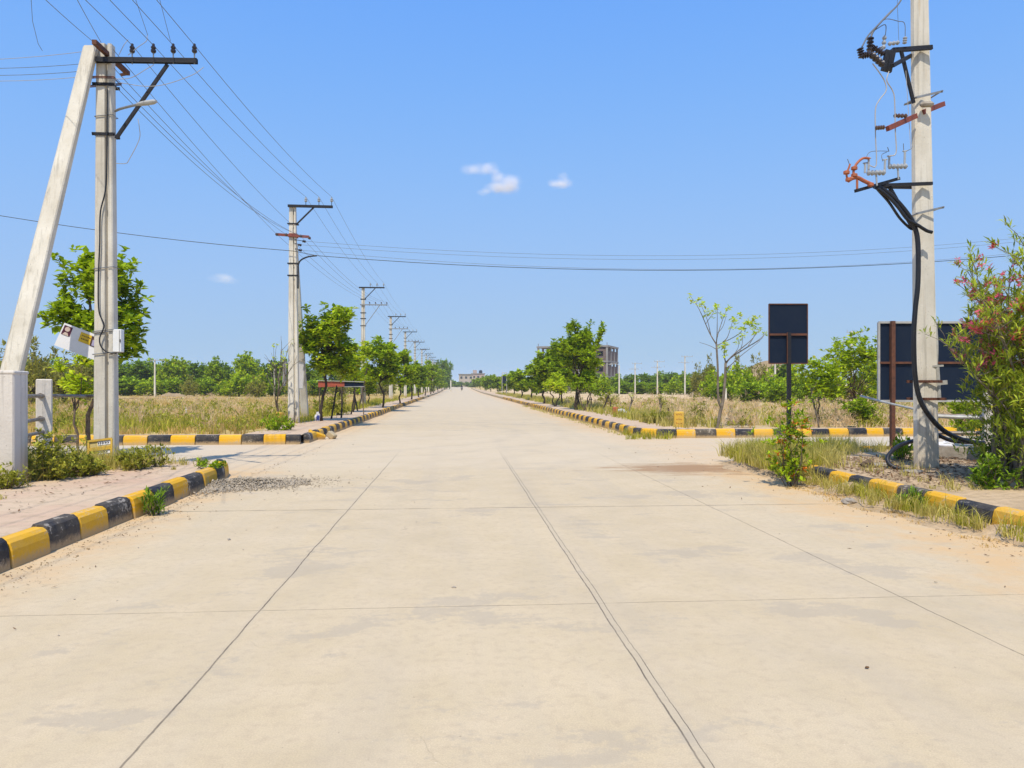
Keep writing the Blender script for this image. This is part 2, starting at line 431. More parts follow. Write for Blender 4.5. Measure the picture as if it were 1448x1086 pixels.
class MB:
    def __init__(s):
        s.v, s.f, s.m = [], [], []
    def add(s, vs, fs, mi=0):
        b = len(s.v)
        s.v += [tuple(v) for v in vs]
        s.f += [tuple(i + b for i in f) for f in fs]
        s.m += [mi] * len(fs)
        return s
    def box(s, c, size, rot=None, mi=0, bev=0.0):
        sx, sy, sz = [q / 2 for q in size]
        c = Vector(c)
        M = rot if rot is not None else Matrix.Identity(3)
        if bev <= 0:
            P = [(-sx, -sy, -sz), (sx, -sy, -sz), (sx, sy, -sz), (-sx, sy, -sz), (-sx, -sy, sz), (sx, -sy, sz), (sx, sy, sz), (-sx, sy, sz)]
            Fs = [(3, 2, 1, 0), (4, 5, 6, 7), (0, 1, 5, 4), (1, 2, 6, 5), (2, 3, 7, 6), (3, 0, 4, 7)]
            return s.add([c + M @ Vector(p) for p in P], Fs, mi)
        b = bev
        ring = lambda ax, ay: [(-ax + b, -ay), (ax - b, -ay), (ax, -ay + b), (ax, ay - b), (ax - b, ay), (-ax + b, ay), (-ax, ay - b), (-ax, -ay + b)]
        P, Fs = [], []
        for z, ax, ay in ((-sz, sx - b, sy - b), (-sz + b, sx, sy), (sz - b, sx, sy), (sz, sx - b, sy - b)):
            P += [(x, y, z) for x, y in ring(ax, ay)]
        for k in range(3):
            for i in range(8):
                j = (i + 1) % 8
                Fs.append((k * 8 + i, k * 8 + j, k * 8 + 8 + j, k * 8 + 8 + i))
        Fs.append(tuple(range(7, -1, -1))); Fs.append(tuple(range(24, 32)))
        return s.add([c + M @ Vector(p) for p in P], Fs, mi)
    def beam(s, p0, p1, w, h, mi=0, up=(0, 0, 1)):
        p0, p1 = Vector(p0), Vector(p1)
        t = (p1 - p0).normalized()
        u = Vector(up)
        if abs(t.dot(u)) > 0.95:
            u = Vector((0, 1, 0))
        x = t.cross(u).normalized(); y = x.cross(t).normalized()
        M = Matrix((x, t, y)).transposed()
        return s.box((p0 + p1) / 2, (w, (p1 - p0).length, h), M, mi)
    def channel(s, p0, p1, w, h, mi=0, th=0.012):
        """U section lying open towards the ground"""
        p0, p1 = Vector(p0), Vector(p1)
        t = (p1 - p0).normalized()
        u = Vector((0, 0, 1))
        x = t.cross(u).normalized(); y = x.cross(t).normalized()
        M = Matrix((x, t, y)).transposed()
        L = (p1 - p0).length; c = (p0 + p1) / 2
        s.box(c + y * (h / 2 - th / 2), (w, L, th), M, mi)
        s.box(c + x * (w / 2 - th / 2) - y * th / 2, (th, L, h - th), M, mi)
        s.box(c - x * (w / 2 - th / 2) - y * th / 2, (th, L, h - th), M, mi)
        return s
    def tube(s, pts, r, n=6, mi=0, caps=True):
        pts = [Vector(p) for p in pts]
        k = len(pts)
        rs = list(r) if hasattr(r, '__len__') else [r] * k
        P, Fs = [], []
        px = None
        for i, p in enumerate(pts):
            t = (pts[min(i + 1, k - 1)] - pts[max(i - 1, 0)])
            if t.length < 1e-9: t = Vector((0, 0, 1))
            t.normalize()
            if px is None:
                x, y = frame_of(t)
            else:
                x = (px - t * px.dot(t))
                if x.length < 1e-6: x, _ = frame_of(t)
                x.normalize(); y = t.cross(x)
            px = x
            for a in range(n):
                an = 2 * math.pi * a / n
                P.append(p + (x * math.cos(an) + y * math.sin(an)) * rs[i])
        for i in range(k - 1):
            for a in range(n):
                b = (a + 1) % n
                Fs.append((i * n + a, i * n + b, (i + 1) * n + b, (i + 1) * n + a))
        if caps:
            Fs.append(tuple(range(n - 1, -1, -1))); Fs.append(tuple(range((k - 1) * n, k * n)))
        return s.add(P, Fs, mi)
    def lathe(s, p0, p1, prof, n=10, mi=0):
        """prof: (fraction along axis, radius)"""
        p0, p1 = Vector(p0), Vector(p1)
        t = p1 - p0
        x, y = frame_of(t)
        P, Fs = [], []
        for f, r in prof:
            for a in range(n):
                an = 2 * math.pi * a / n
                P.append(p0 + t * f + (x * math.cos(an) + y * math.sin(an)) * r)
        k = len(prof)
        for i in range(k - 1):
            for a in range(n):
                b = (a + 1) % n
                Fs.append((i * n + a, i * n + b, (i + 1) * n + b, (i + 1) * n + a))
        Fs.append(tuple(range(n - 1, -1, -1))); Fs.append(tuple(range((k - 1) * n, k * n)))
        return s.add(P, Fs, mi)
    def loft(s, rings, mi=0):
        """rings: equal-length closed outlines"""
        n = len(rings[0]); P = []; Fs = []
        for rg in rings: P += [Vector(p) for p in rg]
        for i in range(len(rings) - 1):
            for a in range(n):
                b = (a + 1) % n
                Fs.append((i * n + a, i * n + b, (i + 1) * n + b, (i + 1) * n + a))
        Fs.append(tuple(range(n - 1, -1, -1))); Fs.append(tuple(range((len(rings) - 1) * n, len(rings) * n)))
        return s.add(P, Fs, mi)
    def build(s, name, mats, parent=None, smooth=False, origin=None):
        if isinstance(mats, str): mats = [mats]
        return mk(name, s.v, faces=s.f, mats=mats, parent=parent, midx=s.m, smooth=smooth, origin=origin)

def curve(pts, n=10):
    """Catmull-Rom through the points"""
    pts = [Vector(p) for p in pts]
    P = [pts[0] * 2 - pts[1]] + pts + [pts[-1] * 2 - pts[-2]]
    out = []
    for i in range(1, len(P) - 2):
        a, b, c, d = P[i - 1], P[i], P[i + 1], P[i + 2]
        for k in range(n):
            t = k / n
            out.append(0.5 * ((2 * b) + (c - a) * t + (2 * a - 5 * b + 4 * c - d) * t * t + (3 * b - a - 3 * c + d) * t ** 3))
    out.append(pts[-1])
    return out

def sagline(a, b, sag, n=14):
    a, b = Vector(a), Vector(b)
    return [a.lerp(b, i / n) - Vector((0, 0, 4 * sag * (i / n) * (1 - i / n))) for i in range(n + 1)]

# ------------------------------------------------------------------ ground, roads, pavements
def sheet(name, mat, xs, ys, z, rng=None, amp=0.0, kind='structure'):
    V, Q = [], []
    for y in ys:
        for x in xs:
            V.append((x, y, z + rise(y) + (amp * (rng.random() - 0.5) if rng else 0)))
    nx = len(xs)
    for j in range(len(ys) - 1):
        for i in range(nx - 1):
            a = j * nx + i
            Q.append((a, a + 1, a + nx + 1, a + nx))
    o = mk(name, V, quads=Q, mats=[mat])
    tag(o, kind=kind)
    return o

FARY = [21, 30, 45, 60, 80, 100, 120, 140, 150, 160, 175, 190, 210, 230, 260, 300, 350, 420, 500, 620, 760, 900]
NL, NR = -3.87, 5.86          # kerb faces before the crossing
FL, FR = -4.15, 5.62          # kerb faces beyond it
XLN, XLF = 14.0, 20.95        # left arm of the crossing
XRN, XRF = 16.2, 22.6         # right arm of the crossing

sheet('ground', 'field_soil', [-1500, -300, -80, -20, 0, 20, 80, 300, 1500], [-60, 0, 20, 60, 100, 140, 150, 170, 200, 240, 300, 400, 500, 700, 900, 1500, 3000], -0.06)
def road_mesh():
    V, Q = [], []
    def rect(x0, x1, ys):
        b = len(V)
        for y in ys:
            V.append((x0, y, rise(y))); V.append((x1, y, rise(y)))
        for j in range(len(ys) - 1):
            Q.append((b + 2 * j, b + 2 * j + 1, b + 2 * j + 3, b + 2 * j + 2))
    rect(-4.5, 6.3, [-20, 0, 6, 14, 21] + FARY[1:-4])
    rect(-90, -4.5, [13.5, 17, 21.3])
    rect(6.3, 90, [15.7, 19, 23.0])
    return mk('road', V, quads=Q, mats=['road_concrete'])
tag(road_mesh(), kind='structure')

PZ = 0.245
def poly_slab(name, mat, pts, z, depth=0.25):
    b = MB()
    n = len(pts)
    b.add([(x, y, z) for x, y in pts] + [(x, y, z - depth) for x, y in pts],
          [tuple(range(n))] + [(i, i + n, (i + 1) % n + n, (i + 1) % n) for i in range(n)])
    return tag(b.build(name, mat), kind='structure')

def arc(cx, cy, r, a0, a1, n=7):
    return [(cx + r * math.cos(R(a0 + (a1 - a0) * i / n)), cy + r * math.sin(R(a0 + (a1 - a0) * i / n))) for i in range(n + 1)]

KW = 0.175
# near left pavement, near right pavement (corner rounded), then the two beyond the crossing
near_left_path = [(NL, -8.5), (NL, 5), (NL, 10), (NL - 0.02, 12.6), (NL - 0.12, 13.6), (NL - 0.34, 14.1)]
near_right_path = [(NR, -7.75), (NR, 5), (NR, 13.2)] + arc(NR + 1.9, 14.1, 1.9, 180, 95, 6)[0:] + [(9.5, 16.1), (12.5, 16.15), (16, 16.15)]
far_left_path = [(-40, XLF), (-5.0, XLF), (-4.3, XLF + 0.02)]
far_left_main = [(FL, XLF + 0.55), (FL, 40), (FL, 110)]
far_right_path = [(34, XRF + 0.75), (16, XRF + 0.35), (7.6, XRF), (6.75, XRF + 0.02)]
far_right_main = [(6.75, XRF + 0.02), (6.25, XRF + 0.14), (5.85, XRF + 0.45), (FR, XRF + 1.0), (FR, 40), (FR, 112)]

poly_slab('pavement', 'pavement_paver', [(NL - KW, -8), (NL - KW, 12.3), (NL - KW - 0.2, 13.4), (NL - 0.75, 13.9), (-7.6, 13.95), (-7.6, -8)], PZ)
poly_slab('pavement', 'verge_soil', [(NR + KW, -8), (9.2, -8), (9.2, 15.6), (7.9, 15.8), (6.8, 15.3), (6.15, 14.4), (NR + KW, 13.2)], PZ)
def strip(name, mat, x0, x1, y0, y1, z):
    ys = [y0] + [y for y in FARY if y0 < y < y1] + [y1]
    return sheet(name, mat, [x0, x1], ys, z)
strip('pavement', 'pavement_paver', -6.0, FL - KW + 0.01, XLF + 0.22, 300, PZ)
strip('pavement', 'pavement_paver', FR + KW - 0.01, 7.35, XRF + 0.6, 300, PZ)
poly_slab('pavement', 'pavement_paver', [(-6.05, XLF + 0.17), (-6.05, XLF + 0.75), (-40, XLF + 0.75), (-40, XLF + 0.17)], PZ - 0.003)
poly_slab('pavement', 'pavement_paver', [(7.3, XRF + 0.2), (16, XRF + 0.56), (34, XRF + 0.96), (34, XRF + 1.5), (16, XRF + 1.1), (7.3, XRF + 0.95)], PZ - 0.003)
rg = random.Random(5)
def field(name, x0, x1, ys, z, mat='field_soil'):
    xs = list(np.linspace(x0, x1, 24))
    return sheet(name, mat, xs, ys, z, rg, 0.10)
field('field', -230, -6.02, [21.68, 23, 25, 27, 30, 33, 37, 42, 48, 55, 63, 72, 84, 96, 110, 130, 150, 175, 200, 240], 0.20)
field('field', 7.36, 240, [23.4, 25, 27, 30, 33, 37, 42, 48, 55, 63, 72, 84, 96, 110, 130, 150, 175, 200, 240], 0.20, 'field_soil_pale')
field('field', -60, -7.62, [-8, -4, 0, 4, 8, 11, 13.4], 0.22)
field('field', 9.22, 60, [-8, -4, 0, 4, 8, 11, 15.6], 0.22)

def kerb_run(path, side, seed, skip=(), bare_after=1e9, start=0, L=0.62):
    """a row of painted kerb stones along the path; side=+1 puts the stone on the right-hand side"""
    r = random.Random(seed)
    P = [Vector((x, y, 0)) for x, y in path]
    seg = [(P[i + 1] - P[i]).length for i in range(len(P) - 1)]
    tot = sum(seg)
    def at(s):
        for i, l in enumerate(seg):
            if s <= l or i == len(seg) - 1:
                return P[i].lerp(P[i + 1], s / l)
            s -= l
    b = MB()
    s = 0.0; k = start
    prof = [(0.0, -0.10), (0.022, 0.17), (0.040, 0.235), (0.078, 0.266), (0.170, 0.272), (0.188, 0.24), (0.188, -0.10)]
    while s < tot - 0.1:
        l = L * r.uniform(0.93, 1.07)
        e = min(s + l, tot)
        a, c = at(s + 0.006), at(e - 0.006)
        t = (c - a).normalized()
        nrm = Vector((t.y, -t.x, 0)) * side
        off = r.uniform(-0.018, 0.018); dz = r.uniform(-0.020, 0.012)
        if k not in skip:
            rings = []
            for q, zz in ((a, 0), (a + t * 0.012, 1), (c - t * 0.012, 1), (c, 0)):
                base = q + Vector((0, 0, rise(q.y)))
                ins = 0.0 if zz else 0.007
                rg_ = [base + nrm * (o + off + (ins if o < 0.1 else -ins)) + Vector((0, 0, z + dz - (ins if z > 0 else 0))) for o, z in prof]
                if side > 0: rg_ = rg_[::-1]
                rings.append(rg_)
            mi = 2 if a.y > bare_after else (k % 2)
            b.loft(rings, mi)
        s = e; k += 1
    o = b.build('kerb', ['kerb_yellow', 'kerb_black', 'kerb_bare'])
    return tag(o, kind='structure')

kerb_run(near_left_path, -1, 1, start=1)
kerb_run(near_right_path, 1, 2, start=0)
kerb_run(far_left_path, -1, 3, start=0)
kerb_run(far_left_main, -1, 4, start=1, bare_after=96)
kerb_run(far_right_path, 1, 5, start=1)
kerb_run(far_right_main, 1, 6, start=1, bare_after=92)
kerb_run([(FL, 110), (FL, 300)], -1, 7, start=0, bare_after=0, L=3.0)
kerb_run([(FR, 112), (FR, 300)], 1, 8, start=0, bare_after=0, L=3.0)

# ------------------------------------------------------------------ vegetation
def unit(a):
    return a / np.maximum(np.linalg.norm(a, axis=-1, keepdims=True), 1e-9)

def leaf_quads(P, D, N, L, W, mid=0.55, droop=0.12):
    """one folded leaf (four corners) per row"""
    D = unit(D); S = unit(np.cross(D, N)); N = np.cross(S, D)
    L = np.asarray(L).reshape(-1, 1); W = np.asarray(W).reshape(-1, 1)
    a = P
    b = P + D * L * mid + S * W * 0.5 + N * L * 0.06
    c = P + D * L - N * L * droop
    d = P + D * L * mid - S * W * 0.5 + N * L * 0.06
    V = np.stack([a, b, c, d], 1).reshape(-1, 3)
    Q = np.arange(len(V)).reshape(-1, 4)
    return V, Q

def rosettes(r, T, k, L, W, up=0.25, spread=0.45, axis=None):
    """k leaves radiating from each twig tip"""
    n = len(T)
    P = np.repeat(T, k, 0)
    az = np.tile(np.arange(k) * 2 * np.pi / k, n) + np.repeat(r.uniform(0, 6.28, n), k) + r.normal(0, 0.35, n * k)
    el = r.normal(up, spread, n * k)
    D = np.stack([np.cos(az) * np.cos(el), np.sin(az) * np.cos(el), np.sin(el)], 1)
    if axis is not None:
        D = unit(D + 0.5 * np.repeat(axis, k, 0))
    N = unit(np.stack([-D[:, 0] * D[:, 2], -D[:, 1] * D[:, 2], 1.0 - D[:, 2] ** 2 + 0.05], 1) + r.normal(0, 0.25, (n * k, 3)))
    l = L * r.uniform(0.6, 1.2, n * k)
    P = P + r.normal(0, L * 0.12, P.shape)
    return leaf_quads(P, D, N, l, l * W / L)

def wig(r, a, b, n=5, amt=0.06):
    a, b = np.array(a, float), np.array(b, float)
    L = np.linalg.norm(b - a)
    pts = [a + (b - a) * i / n + (r.normal(0, amt * L, 3) if 0 < i < n else 0) for i in range(n + 1)]
    return pts

def tree_parts(seed, H, rad, base, lobes=9, tips=320, per=8, L=0.17, W=0.085, trunk_r=0.06, lean=(0, 0), shoots=0, squash=1.0, stems=1, tip_sp=0.34, low=0.0, up=0.25, topw=0.55, twig=True):
    """trunk with limbs + leaf quads, standing at the origin"""
    r = np.random.default_rng(seed)
    tb = MB()
    cz = (base + H) / 2
    hz = (H - base) / 2
    cent = np.array([lean[0], lean[1], cz])
    C, S = [], []
    for i in range(lobes):
        t = (i + 0.5) / lobes
        z = base + (H - base) * (0.12 + 0.80 * t) + r.normal(0, 0.05 * H)
        fr = math.sqrt(max(0.05, 1 - (abs((z - cz) / hz) ** 2.2) * (1 - topw * 0.3)))
        az = i * 2.4 + r.uniform(-0.5, 0.5)
        q = rad * fr * r.uniform(0.25, 0.78)
        C.append(cent + np.array([q * math.cos(az), q * math.sin(az) * squash, z - cz]))
        S.append(rad * r.uniform(0.26, 0.46) * (1.0 if z < H * 0.85 else 0.8))
    C = np.array(C); S = np.array(S)
    feet = [np.array([0.0, 0.0, -0.05])] + [np.array([r.normal(0, 0.03), r.normal(0, 0.03), -0.05]) for _ in range(stems - 1)]
    tops = []
    for k, f in enumerate(feet):
        fk = base + (H - base) * r.uniform(0.05, 0.35)
        top = np.array([lean[0] * 0.5 + r.normal(0, 0.05) + (r.normal(0, 0.3 * rad) if stems > 1 else 0), lean[1] * 0.5 + r.normal(0, 0.05), fk])
        pts = wig(r, f, top, 5, 0.03)
        tb.tube(pts, np.linspace(trunk_r, trunk_r * 0.6, 6), 8)
        tops.append(top)
    ends, ax = [], []
    for i in range(lobes):
        t0 = tops[i % len(tops)]
        pts = wig(r, t0 - np.array([0, 0, r.uniform(0.0, 0.25) * min(1.0, base)]), C[i], 4, 0.05)
        tb.tube(pts, np.linspace(trunk_r * 0.5, trunk_r * 0.16, 5), 6)
        m = max(3, int(tips / lobes * (S[i] / S.mean()) ** 1.6))
        d = unit(r.normal(0, 1, (m, 3)))
        q = S[i] * (0.35 + 0.65 * r.random((m, 1)) ** 0.6) * (1 + tip_sp * r.normal(0, 0.5, (m, 1)))
        e = C[i] + d * q * np.array([1, squash, 0.85])
        e = e[e[:, 2] > low]
        ends.append(e); ax.append(unit(e - C[i] + np.array([0, 0, 0.3])))
        if twig:
            for j in range(0, len(e), max(1, len(e) // 7)):
                tb.tube(wig(r, C[i], e[j], 2, 0.06), [trunk_r * 0.15, trunk_r * 0.10, trunk_r * 0.05], 4)
    for k in range(shoots):
        az = r.uniform(0, 6.28); q = rad * r.uniform(0.1, 0.85)
        b0 = cent + np.array([q * math.cos(az), q * math.sin(az) * squash, hz * r.uniform(0.1, 0.55)])
        ln = H * r.uniform(0.12, 0.24)
        b1 = b0 + np.array([math.cos(az) * ln * 0.35, math.sin(az) * ln * 0.35, ln * 0.95])
        if b1[2] > H * 1.04: b1[2] = H * 1.04
        tb.tube(wig(r, b0, b1, 3, 0.04), [trunk_r * 0.18, trunk_r * 0.15, trunk_r * 0.12, trunk_r * 0.05], 5)
        m = 9
        tt = np.linspace(0.0, 1.0, m).reshape(-1, 1)
        e = b0 + (b1 - b0) * tt + r.normal(0, 0.05 * rad, (m, 3))
        ends.append(e); ax.append(np.tile(np.array([0, 0, 0.6]), (m, 1)))
    E = np.concatenate(ends); A = np.concatenate(ax)
    V, Q = rosettes(r, E, per, L, W, up, 0.45, A * 0.6)
    return tb, V, Q

def plant_root(name, label, cat, loc, tb, V, Q, leafmat, barkmat, group=None, partnames=('trunk', 'crown')):
    t = thing(name, label, cat, loc, group)
    o = np.array(loc)
    tb.v = [tuple(np.array(v) + o) for v in tb.v]
    tb.build(partnames[0], barkmat, t, smooth=True)
    mk(partnames[1], V + o, quads=Q, mats=[leafmat], parent=t)
    return t

def gz(x, y):
    """height of the soil or pavement at a spot"""
    return 0.19 + rise(y)

def tree_at(label, px, d, H, w_px, leaf='leaf_fresh', bark='bark_brown', name='tree', cat='tree', group=None, seed=0, base=None, **kw):
    u = (px - CX) / F
    p = PD(px, HZ, d)
    loc = (p.x, p.y, gz(p.x, p.y))
    rad = w_px * d / F / 2
    tb, V, Q = tree_parts(seed, H - loc[2], rad, base if base is not None else H * 0.4, **kw)
    return plant_root(name, label, cat, loc, tb, V, Q, leaf, bark, group)

def zat(py, d):
    return CAMH + (HZ - py) * d / F

# left tree behind the first pole
tree_at('big leafy young tree behind the near left pole with the tilted poster', 126, 16.6, zat(372, 16.6), 150, 'leaf_deep', 'bark_brown', seed=11, base=1.9, lobes=13, tips=400, per=9, L=0.20, W=0.115, trunk_r=0.055, lean=(0.25, 0.1), shoots=12, up=0.1)
tree_at('low lime green sapling leaning under the tilted white poster', 112, 16.0, zat(505, 16.0), 85, 'leaf_lime', 'bark_brown', name='sapling', cat='sapling', seed=12, base=1.0, lobes=6, tips=110, per=7, L=0.14, W=0.07, trunk_r=0.03, lean=(-0.15, 0), up=0.1)
# trees of the left verge
tree_at('round bright green tree right of the pole with two white boards', 455, 29.2, zat(441, 29.2), 84, 'leaf_fresh', 'bark_dark', seed=21, base=1.75, lobes=17, tips=600, per=9, L=0.23, W=0.14, trunk_r=0.065, lean=(0.3, 0), shoots=6, up=0.05, topw=1.2)
tree_at('yellow green thin tree in front of the third pole on the left', 499, 39.0, zat(488, 39.0), 66, 'leaf_lime', 'bark_dark', seed=22, base=1.7, lobes=10, tips=210, per=8, L=0.23, W=0.13, trunk_r=0.045, shoots=3, up=0.1)
tree_at('dense dark green tree just right of the third pole on the left', 541, 47.0, zat(480, 47.0), 62, 'leaf_deep', 'bark_dark', seed=23, base=1.3, lobes=15, tips=470, per=8, L=0.29, W=0.17, trunk_r=0.07, shoots=6, topw=1.2)
tree_at('light green rounded tree next to the dense dark one on the left verge', 566, 58.0, zat(499, 58.0), 40, 'leaf_fresh', 'bark_dark', seed=24, base=1.2, lobes=12, tips=300, per=8, L=0.31, W=0.19, trunk_r=0.07, shoots=4)
tree_at('small bushy tree low between the dense dark tree and the third pole', 521, 52.0, zat(520, 52.0), 40, 'leaf_fresh', 'bark_dark', seed=25, base=0.8, lobes=10, tips=260, per=7, L=0.28, W=0.16, trunk_r=0.05)
# far end of the left verge
lv = [(582, 76, 510, 24), (592, 92, 513, 26), (601, 108, 516, 24), (609, 128, 513, 22), (613, 150, 520, 20), (619, 175, 519, 18), (625, 200, 522, 18)]
for i, (px, d, top, w) in enumerate(lv):
    tree_at('verge tree in the far run of trees under the wires on the left', px, d, zat(top, d), w, ['leaf_deep', 'leaf_mid', 'leaf_fresh'][i % 3], 'bark_dark', seed=30 + i, base=1.1, lobes=10, tips=190, per=7, L=0.45, W=0.28, trunk_r=0.09, group='verge trees far along the left side')
# right verge
tree_at('tallest dark green tree on the right verge with several stems', 815, 43.0, zat(461, 43.0), 62, 'leaf_deep', 'bark_dark', seed=41, base=1.3, lobes=18, tips=680, per=8, L=0.27, W=0.14, trunk_r=0.075, shoots=13, stems=3, lean=(0.3, 0), up=0.3)
tree_at('dark rounded tree left of the tallest right verge tree', 769, 58.0, zat(497, 58.0), 40, 'leaf_deep', 'bark_dark', seed=42, base=1.3, lobes=14, tips=480, per=8, L=0.3, W=0.17, trunk_r=0.09, shoots=5)
tree_at('mid green tree filling the gap behind the tallest right verge tree', 795, 53.0, zat(484, 53.0), 48, 'leaf_mid', 'bark_dark', seed=43, base=1.6, lobes=14, tips=480, per=8, L=0.3, W=0.16, trunk_r=0.06, shoots=6)
tree_at('short lime bushy tree in front of the right verge trees', 785, 50.0, zat(531, 50.0), 48, 'leaf_lime', 'bark_dark', seed=44, base=0.95, lobes=8, tips=170, per=7, L=0.22, W=0.12, trunk_r=0.05, stems=2)
tree_at('thin many stemmed sapling right beside the tallest right verge tree', 828, 41.5, zat(538, 41.5), 40, 'leaf_mid', 'bark_brown', name='sapling', cat='sapling', seed=45, base=1.15, lobes=5, tips=45, per=7, L=0.2, W=0.11, trunk_r=0.04, stems=3)
rv = [(752, 72, 519, 26, 'leaf_mid'), (738, 86, 524, 24, 'leaf_deep'), (727, 104, 527, 22, 'leaf_mid'), (716, 126, 532, 20, 'leaf_fresh'), (704, 150, 533, 22, 'leaf_mid'), (694, 178, 531, 24, 'leaf_mid'), (686, 210, 533, 18, 'leaf_deep'), (679, 240, 534, 16, 'leaf_mid'), (672, 275, 536, 14, 'leaf_mid')]
for i, (px, d, top, w, lf) in enumerate(rv):
    tree_at('low verge tree in the far run of trees along the right side', px, d, zat(top, d), w, lf, 'bark_dark', seed=50 + i, base=0.7, lobes=10, tips=260, per=7, L=0.45, W=0.28, trunk_r=0.09, group='verge trees far along the right side')

# bare and nearly bare trees: a branching skeleton of its own
def branchy(seed, H, spread, trunk_r, levels=3, kids_=(3, 4), fork=0.35, lean=0.0, first=None):
    r = np.random.default_rng(seed)
    tb = MB(); tips = []
    def grow(p, d, L, rad, lv):
        n = 4
        pts = [p]
        dd = d.copy()
        for i in range(n):
            dd = unit(dd + r.normal(0, 0.10, 3) + np.array([0, 0, 0.05]))
            pts.append(pts[-1] + dd * L / n)
        tb.tube(pts, np.linspace(rad, rad * 0.55, n + 1), 6 if lv < 2 else 4)
        if lv == levels:
            tips.append((pts[-1], dd)); return
        k = int(r.integers(kids_[0], kids_[1] + 1))
        az0 = r.uniform(0, 6.28)
        for j in range(k):
            az = az0 + j * 6.28 / k + r.normal(0, 0.3)
            x, y = frame_of(dd)
            x, y = np.array(x), np.array(y)
            sp = spread * r.uniform(0.6, 1.2)
            nd = unit(dd * math.cos(sp) + (x * math.cos(az) + y * math.sin(az)) * math.sin(sp) + np.array([0, 0, 0.12]))
            st = pts[-1] if j < 2 else pts[int(r.integers(2, n))]
            grow(st, nd, L * r.uniform(0.55, 0.85) if lv else H * (1 - fork) * r.uniform(0.38, 0.55), rad * 0.55, lv + 1)
    grow(np.array([0, 0, -0.05]), unit(np.array([lean, 0, 1.0])), H * fork, trunk_r, 0)
    return tb, tips

def bare_tree(label, px, d, top, seed, leafmat, frac, per, L, name='bare_tree', cat='tree', bark='bark_grey', **kw):
    p = PD(px, HZ, d)
    loc = (p.x, p.y, gz(p.x, p.y))
    H = zat(top, d) - loc[2]
    tb, tips = branchy(seed, H, **kw)
    zmax = max(t[0][2] for t in tips)
    sc = H / zmax
    tb.v = [tuple(c * sc for c in v) for v in tb.v]
    r = np.random.default_rng(seed)
    sel = [t for t in tips if r.random() < frac]
    E = np.array([t[0] * sc for t in sel]); A = np.array([t[1] for t in sel])
    E = np.concatenate([E, E - A * 0.12 * r.random((len(E), 1))]); A = np.concatenate([A, A])
    V, Q = rosettes(r, E, per, L, L * 0.6, 0.1, 0.5, A * 0.6)
    return plant_root(name, label, cat, loc, tb, V, Q, leafmat, bark, partnames=('trunk', 'crown'))

bare_tree('nearly leafless sapling standing left of the pole with white boards', 396, 27.4, 476, 61, 'leaf_lime', 0.25, 3, 0.12, spread=0.42, trunk_r=0.05, levels=3, fork=0.36)
def spindly():
    d = 25.2
    q = lambda x, y, dd=0.0: np.array(PD(x, y, d + dd))
    base = q(1014, 600); base[2] = 0.19
    t = thing('bare_tree', 'tall spindly tree with a few yellow green leaf tufts, left of the black board', 'tree', tuple(base))
    tb = MB()
    def br(pts, r0, r1, dd=0.0):
        P = [q(x, y, dd * k / max(1, len(pts) - 1)) for k, (x, y) in enumerate(pts)]
        c = curve([Vector(p) for p in P], 4)
        tb.tube(c, np.linspace(r0, r1, len(c)), 6)
    tb.tube(curve([Vector(base - np.array([0, 0, 0.1])), Vector(q(1018, 585)), Vector(q(1022, 568)), Vector(q(1025, 540)), Vector(q(1026, 513))], 4), np.linspace(0.06, 0.042, 17), 7)
    br([(1020, 577), (1015.5, 562), (1015, 522), (1013, 486)], 0.045, 0.032, -0.3)
    for pts, r0, dd in ((((1026, 515), (1033, 506), (1055, 492), (1071, 482), (1085, 470)), .03, .5), (((1027, 512), (1039, 500), (1061, 482), (1073, 467)), .025, -.6), (((1026, 519), (1031, 518), (1049, 502), (1075, 482)), .02, -.9),
                        (((1013, 487), (1003, 470), (989, 438), (976, 418)), .026, .2), (((1013, 486), (1014, 470), (1014.4, 434)), .02, -.5), (((1013.5, 480), (1016, 470), (1024, 446), (1030, 436)), .018, .5),
                        (((1013.5, 488), (1019, 486), (1045, 472), (1056, 455)), .02, .2), (((1022, 484), (1029, 476), (1037, 451)), .016, -.4), (((1013, 494), (1004, 489), (989, 484)), .012, .3), (((1005, 473), (1000, 452), (991, 430)), .014, -.4),
                        (((1045, 500), (1050, 484), (1049, 470)), .012, .3), (((1058, 489), (1066, 476), (1066, 466)), .012, .4), (((1026, 513), (1024, 500), (1026, 489)), .024, .2), (((1015, 471), (1022, 462), (1027, 447)), .01, -.3),
                        (((1036, 504), (1044, 491), (1044, 480)), .01, .7), (((1064, 487), (1078, 478), (1081, 468)), .01, .6), (((998, 458), (1006, 446), (1010, 440)), .01, .3), (((985, 431), (986, 424), (990, 421)), .008, .2)):
        br(pts, r0, 0.006, dd)
    E = []
    r = np.random.default_rng(3)
    for x, y, n, sp in ((984, 428, 4, 5), (1000, 440, 4, 6), (1022, 445, 4, 6), (1074, 462, 5, 6), (1055, 474, 4, 6), (1035, 462, 4, 6), (976, 418, 2, 2), (991, 430, 3, 3), (1013, 433, 3, 3), (1030, 436, 3, 3), (1010, 441, 2, 2), (1037, 451, 6, 4), (1046, 445, 4, 3), (1060, 456, 13, 6), (1069, 450, 4, 4), (1050, 464, 6, 4), (1025, 490, 9, 4.5), (1025, 498, 4, 4), (1066, 471, 2, 2), (999, 446, 2, 2), (1081, 472, 2, 2), (1007, 450, 1, 2), (1040, 485, 1, 2), (1045, 480, 1, 2), (990, 424, 2, 2)):
        for _ in range(n): E.append(q(x + r.normal(0, sp * 0.6), y + r.normal(0, sp * 0.5), r.normal(0, 0.12)))
    tb.build('trunk', 'bark_grey', t, smooth=True)
    V, Q = rosettes(r, np.array(E), 6, 0.13, 0.075, 0.1, 0.5)
    mk('crown', V, quads=Q, mats=['leaf_lime'], parent=t)
spindly()
